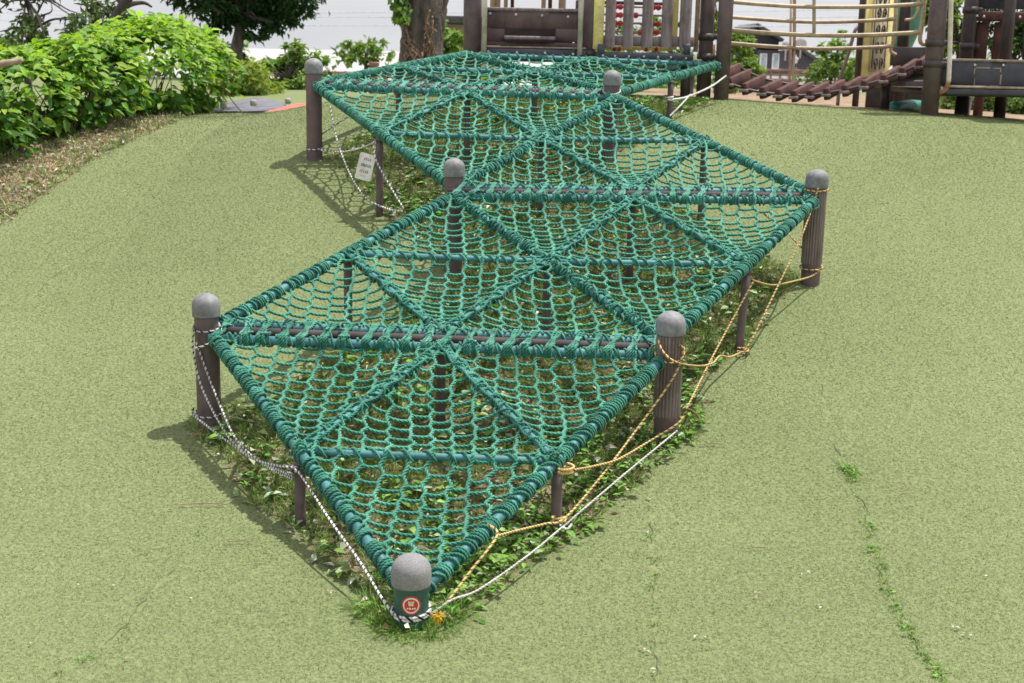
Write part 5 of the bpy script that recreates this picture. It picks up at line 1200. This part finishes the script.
        for x0 in (-1.3, 1.3):
            m = MB(); tube(m, [c + A3(x0, -.84, .33), c + A3(x0, -.6, .33)], .33, 18); m.build('wheel', M['ropeblack'], root)
    # overhead cables with their poles standing outside the view
    Yc = 70.
    pl = []
    for px, lab in ((-260, 'grey utility pole far beyond the left end of the park'), (1330, 'grey utility pole far beyond the right end of the park')): pl.append(gp(px, Yc))
    for k, (yl, ym, yr) in enumerate(((9.5, 12.5, 11), (14, 17, 18), (22, 25.5, 26))):
        m = MB(); P = [pt(-260, yl - 14, Yc + k * .3), pt(120, yl + 3, Yc + k * .3), pt(340, ym, Yc + k * .3), pt(780, yr, Yc + k * .3), pt(1330, yr - 14, Yc + k * .3)]
        tube(m, spline(P, 12), .02, 6); tag(m.build('overhead_cable', M['wire']), ('topmost', 'middle', 'lowest')[k] + ' thin overhead cable crossing the white sky', 'cable', 'overhead cables')
    # low slab, kerb blocks and red paving behind the crest
    a = gh(217, 106.5); 
    m = MB(); P = [pt(212, 112, 15.3), pt(250, 111, 15.3), pt(284, 110, 15.3), pt(286, 103.2, 16.6), pt(262, 97.5, 16.9), pt(252, 97.8, 16.9), pt(214, 105, 16.6)]
    n = len(P); top = [p for p in P]; bot = [A3(p[0], p[1], float(gz(p[0], p[1])) - .3) for p in P]; cen = np.mean(P, 0) + A3(0, 0, .03)
    m.add(np.array(top + bot + [cen]), [np.array([[i, (i + 1) % n, 2 * n] for i in range(n)]), np.array([[i, n + i, n + (i + 1) % n, (i + 1) % n] for i in range(n)])]); tag(m.build('climbing_mound', M['slab'], smooth=False), 'low slate grey sloping mound behind the crest right of the hedge', 'mound')
    for px, py, lab in ((223.5, 105, 'pale kerb block at the left end of the grey mound'), (253.5, 102.5, 'pale kerb block at the middle of the grey mound'), (288, 100.5, 'pale kerb block between grey mound and red paving')):
        c = pt(px, py, 15.2 if px < 280 else 16.2); m = MB(); zg = float(gz(c[0], c[1])); zt = c[2] + .03; box(m, (c[0], c[1], zt - .035), .065, .09, .07, bev=.012); tag(m.build('kerb_block', M['kerb']), lab, 'kerb block', 'kerb blocks by the grey mound')
    # low red rubber mound
    def low_mound(P, name, mat, label):
        m = MB(); n = len(P); bot = [A3(p[0], p[1], float(gz(p[0], p[1])) - .3) for p in P]; cen = np.mean(P, 0) + A3(0, 0, .02)
        m.add(np.array(list(P) + bot + [cen]), [np.array([[i, (i + 1) % n, 2 * n] for i in range(n)]), np.array([[i, n + i, n + (i + 1) % n, (i + 1) % n] for i in range(n)])]); tag(m.build(name, M[mat], smooth=False), label, 'mound')
    low_mound([pt(264, 112, 14.6), pt(340, 111, 14.6), pt(345, 103, 16.0), pt(296, 103.2, 16.0)], 'rubber_mound', 'redpave', 'low orange red rubber mound showing behind the back left post')
    # small white bucket under the right tower
    c = gh(966, 112); m = MB(); q = pt(966, 110, 15.2); zg = float(gz(q[0], q[1])); lathe(m, (q[0], q[1], 0), [(.001, zg), (.045, zg), (.06, zg + .2), (.052, zg + .2), (.04, zg + .03)], 16); tag(m.build('bucket', M['white']), 'small white bucket on the grass under the right tower', 'bucket')
far_things()

# ------------------------------------------------------------------ light and sky
ld_e = 5.6
SUN = nrm(A3(.34, .14, 1.0)); elev = math.asin(SUN[2]); az = math.atan2(SUN[0], SUN[1])
ld = bpy.data.lights.new('sun', 'SUN'); ld.energy = ld_e; ld.angle = math.radians(.6); ld.color = (1, .965, .9)
lo = bpy.data.objects.new('sun', ld); COL.objects.link(lo)
from mathutils import Vector
lo.rotation_euler = Vector(SUN).to_track_quat('Z', 'Y').to_euler(); lo.location = (2, 10, 20)
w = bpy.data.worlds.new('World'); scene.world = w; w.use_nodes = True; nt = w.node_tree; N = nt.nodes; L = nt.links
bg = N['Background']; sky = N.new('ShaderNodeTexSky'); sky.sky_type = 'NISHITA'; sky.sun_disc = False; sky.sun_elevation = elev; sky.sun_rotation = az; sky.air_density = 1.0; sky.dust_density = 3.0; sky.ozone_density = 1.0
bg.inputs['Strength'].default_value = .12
# thin bright cloud veil over the clear sky
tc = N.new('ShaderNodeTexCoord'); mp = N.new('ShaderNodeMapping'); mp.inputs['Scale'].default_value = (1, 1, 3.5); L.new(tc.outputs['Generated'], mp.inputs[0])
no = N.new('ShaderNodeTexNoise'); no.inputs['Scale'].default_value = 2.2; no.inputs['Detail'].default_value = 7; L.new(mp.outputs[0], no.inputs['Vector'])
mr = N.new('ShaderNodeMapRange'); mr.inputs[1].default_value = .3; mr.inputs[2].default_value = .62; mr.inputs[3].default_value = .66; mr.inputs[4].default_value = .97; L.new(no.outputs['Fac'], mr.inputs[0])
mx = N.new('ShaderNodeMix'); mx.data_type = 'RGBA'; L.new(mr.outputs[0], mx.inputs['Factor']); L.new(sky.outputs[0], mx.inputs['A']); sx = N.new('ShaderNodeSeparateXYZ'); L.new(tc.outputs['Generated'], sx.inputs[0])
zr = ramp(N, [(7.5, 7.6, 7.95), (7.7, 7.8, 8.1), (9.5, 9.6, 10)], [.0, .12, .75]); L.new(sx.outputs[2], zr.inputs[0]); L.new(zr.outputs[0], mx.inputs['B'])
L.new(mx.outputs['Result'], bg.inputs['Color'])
scene.view_settings.view_transform = 'Standard'; scene.view_settings.look = 'None'; scene.view_settings.exposure = 0; scene.view_settings.gamma = 1
scene.cycles.max_bounces = 6; scene.cycles.transparent_max_bounces = 4; scene.cycles.use_denoising = True
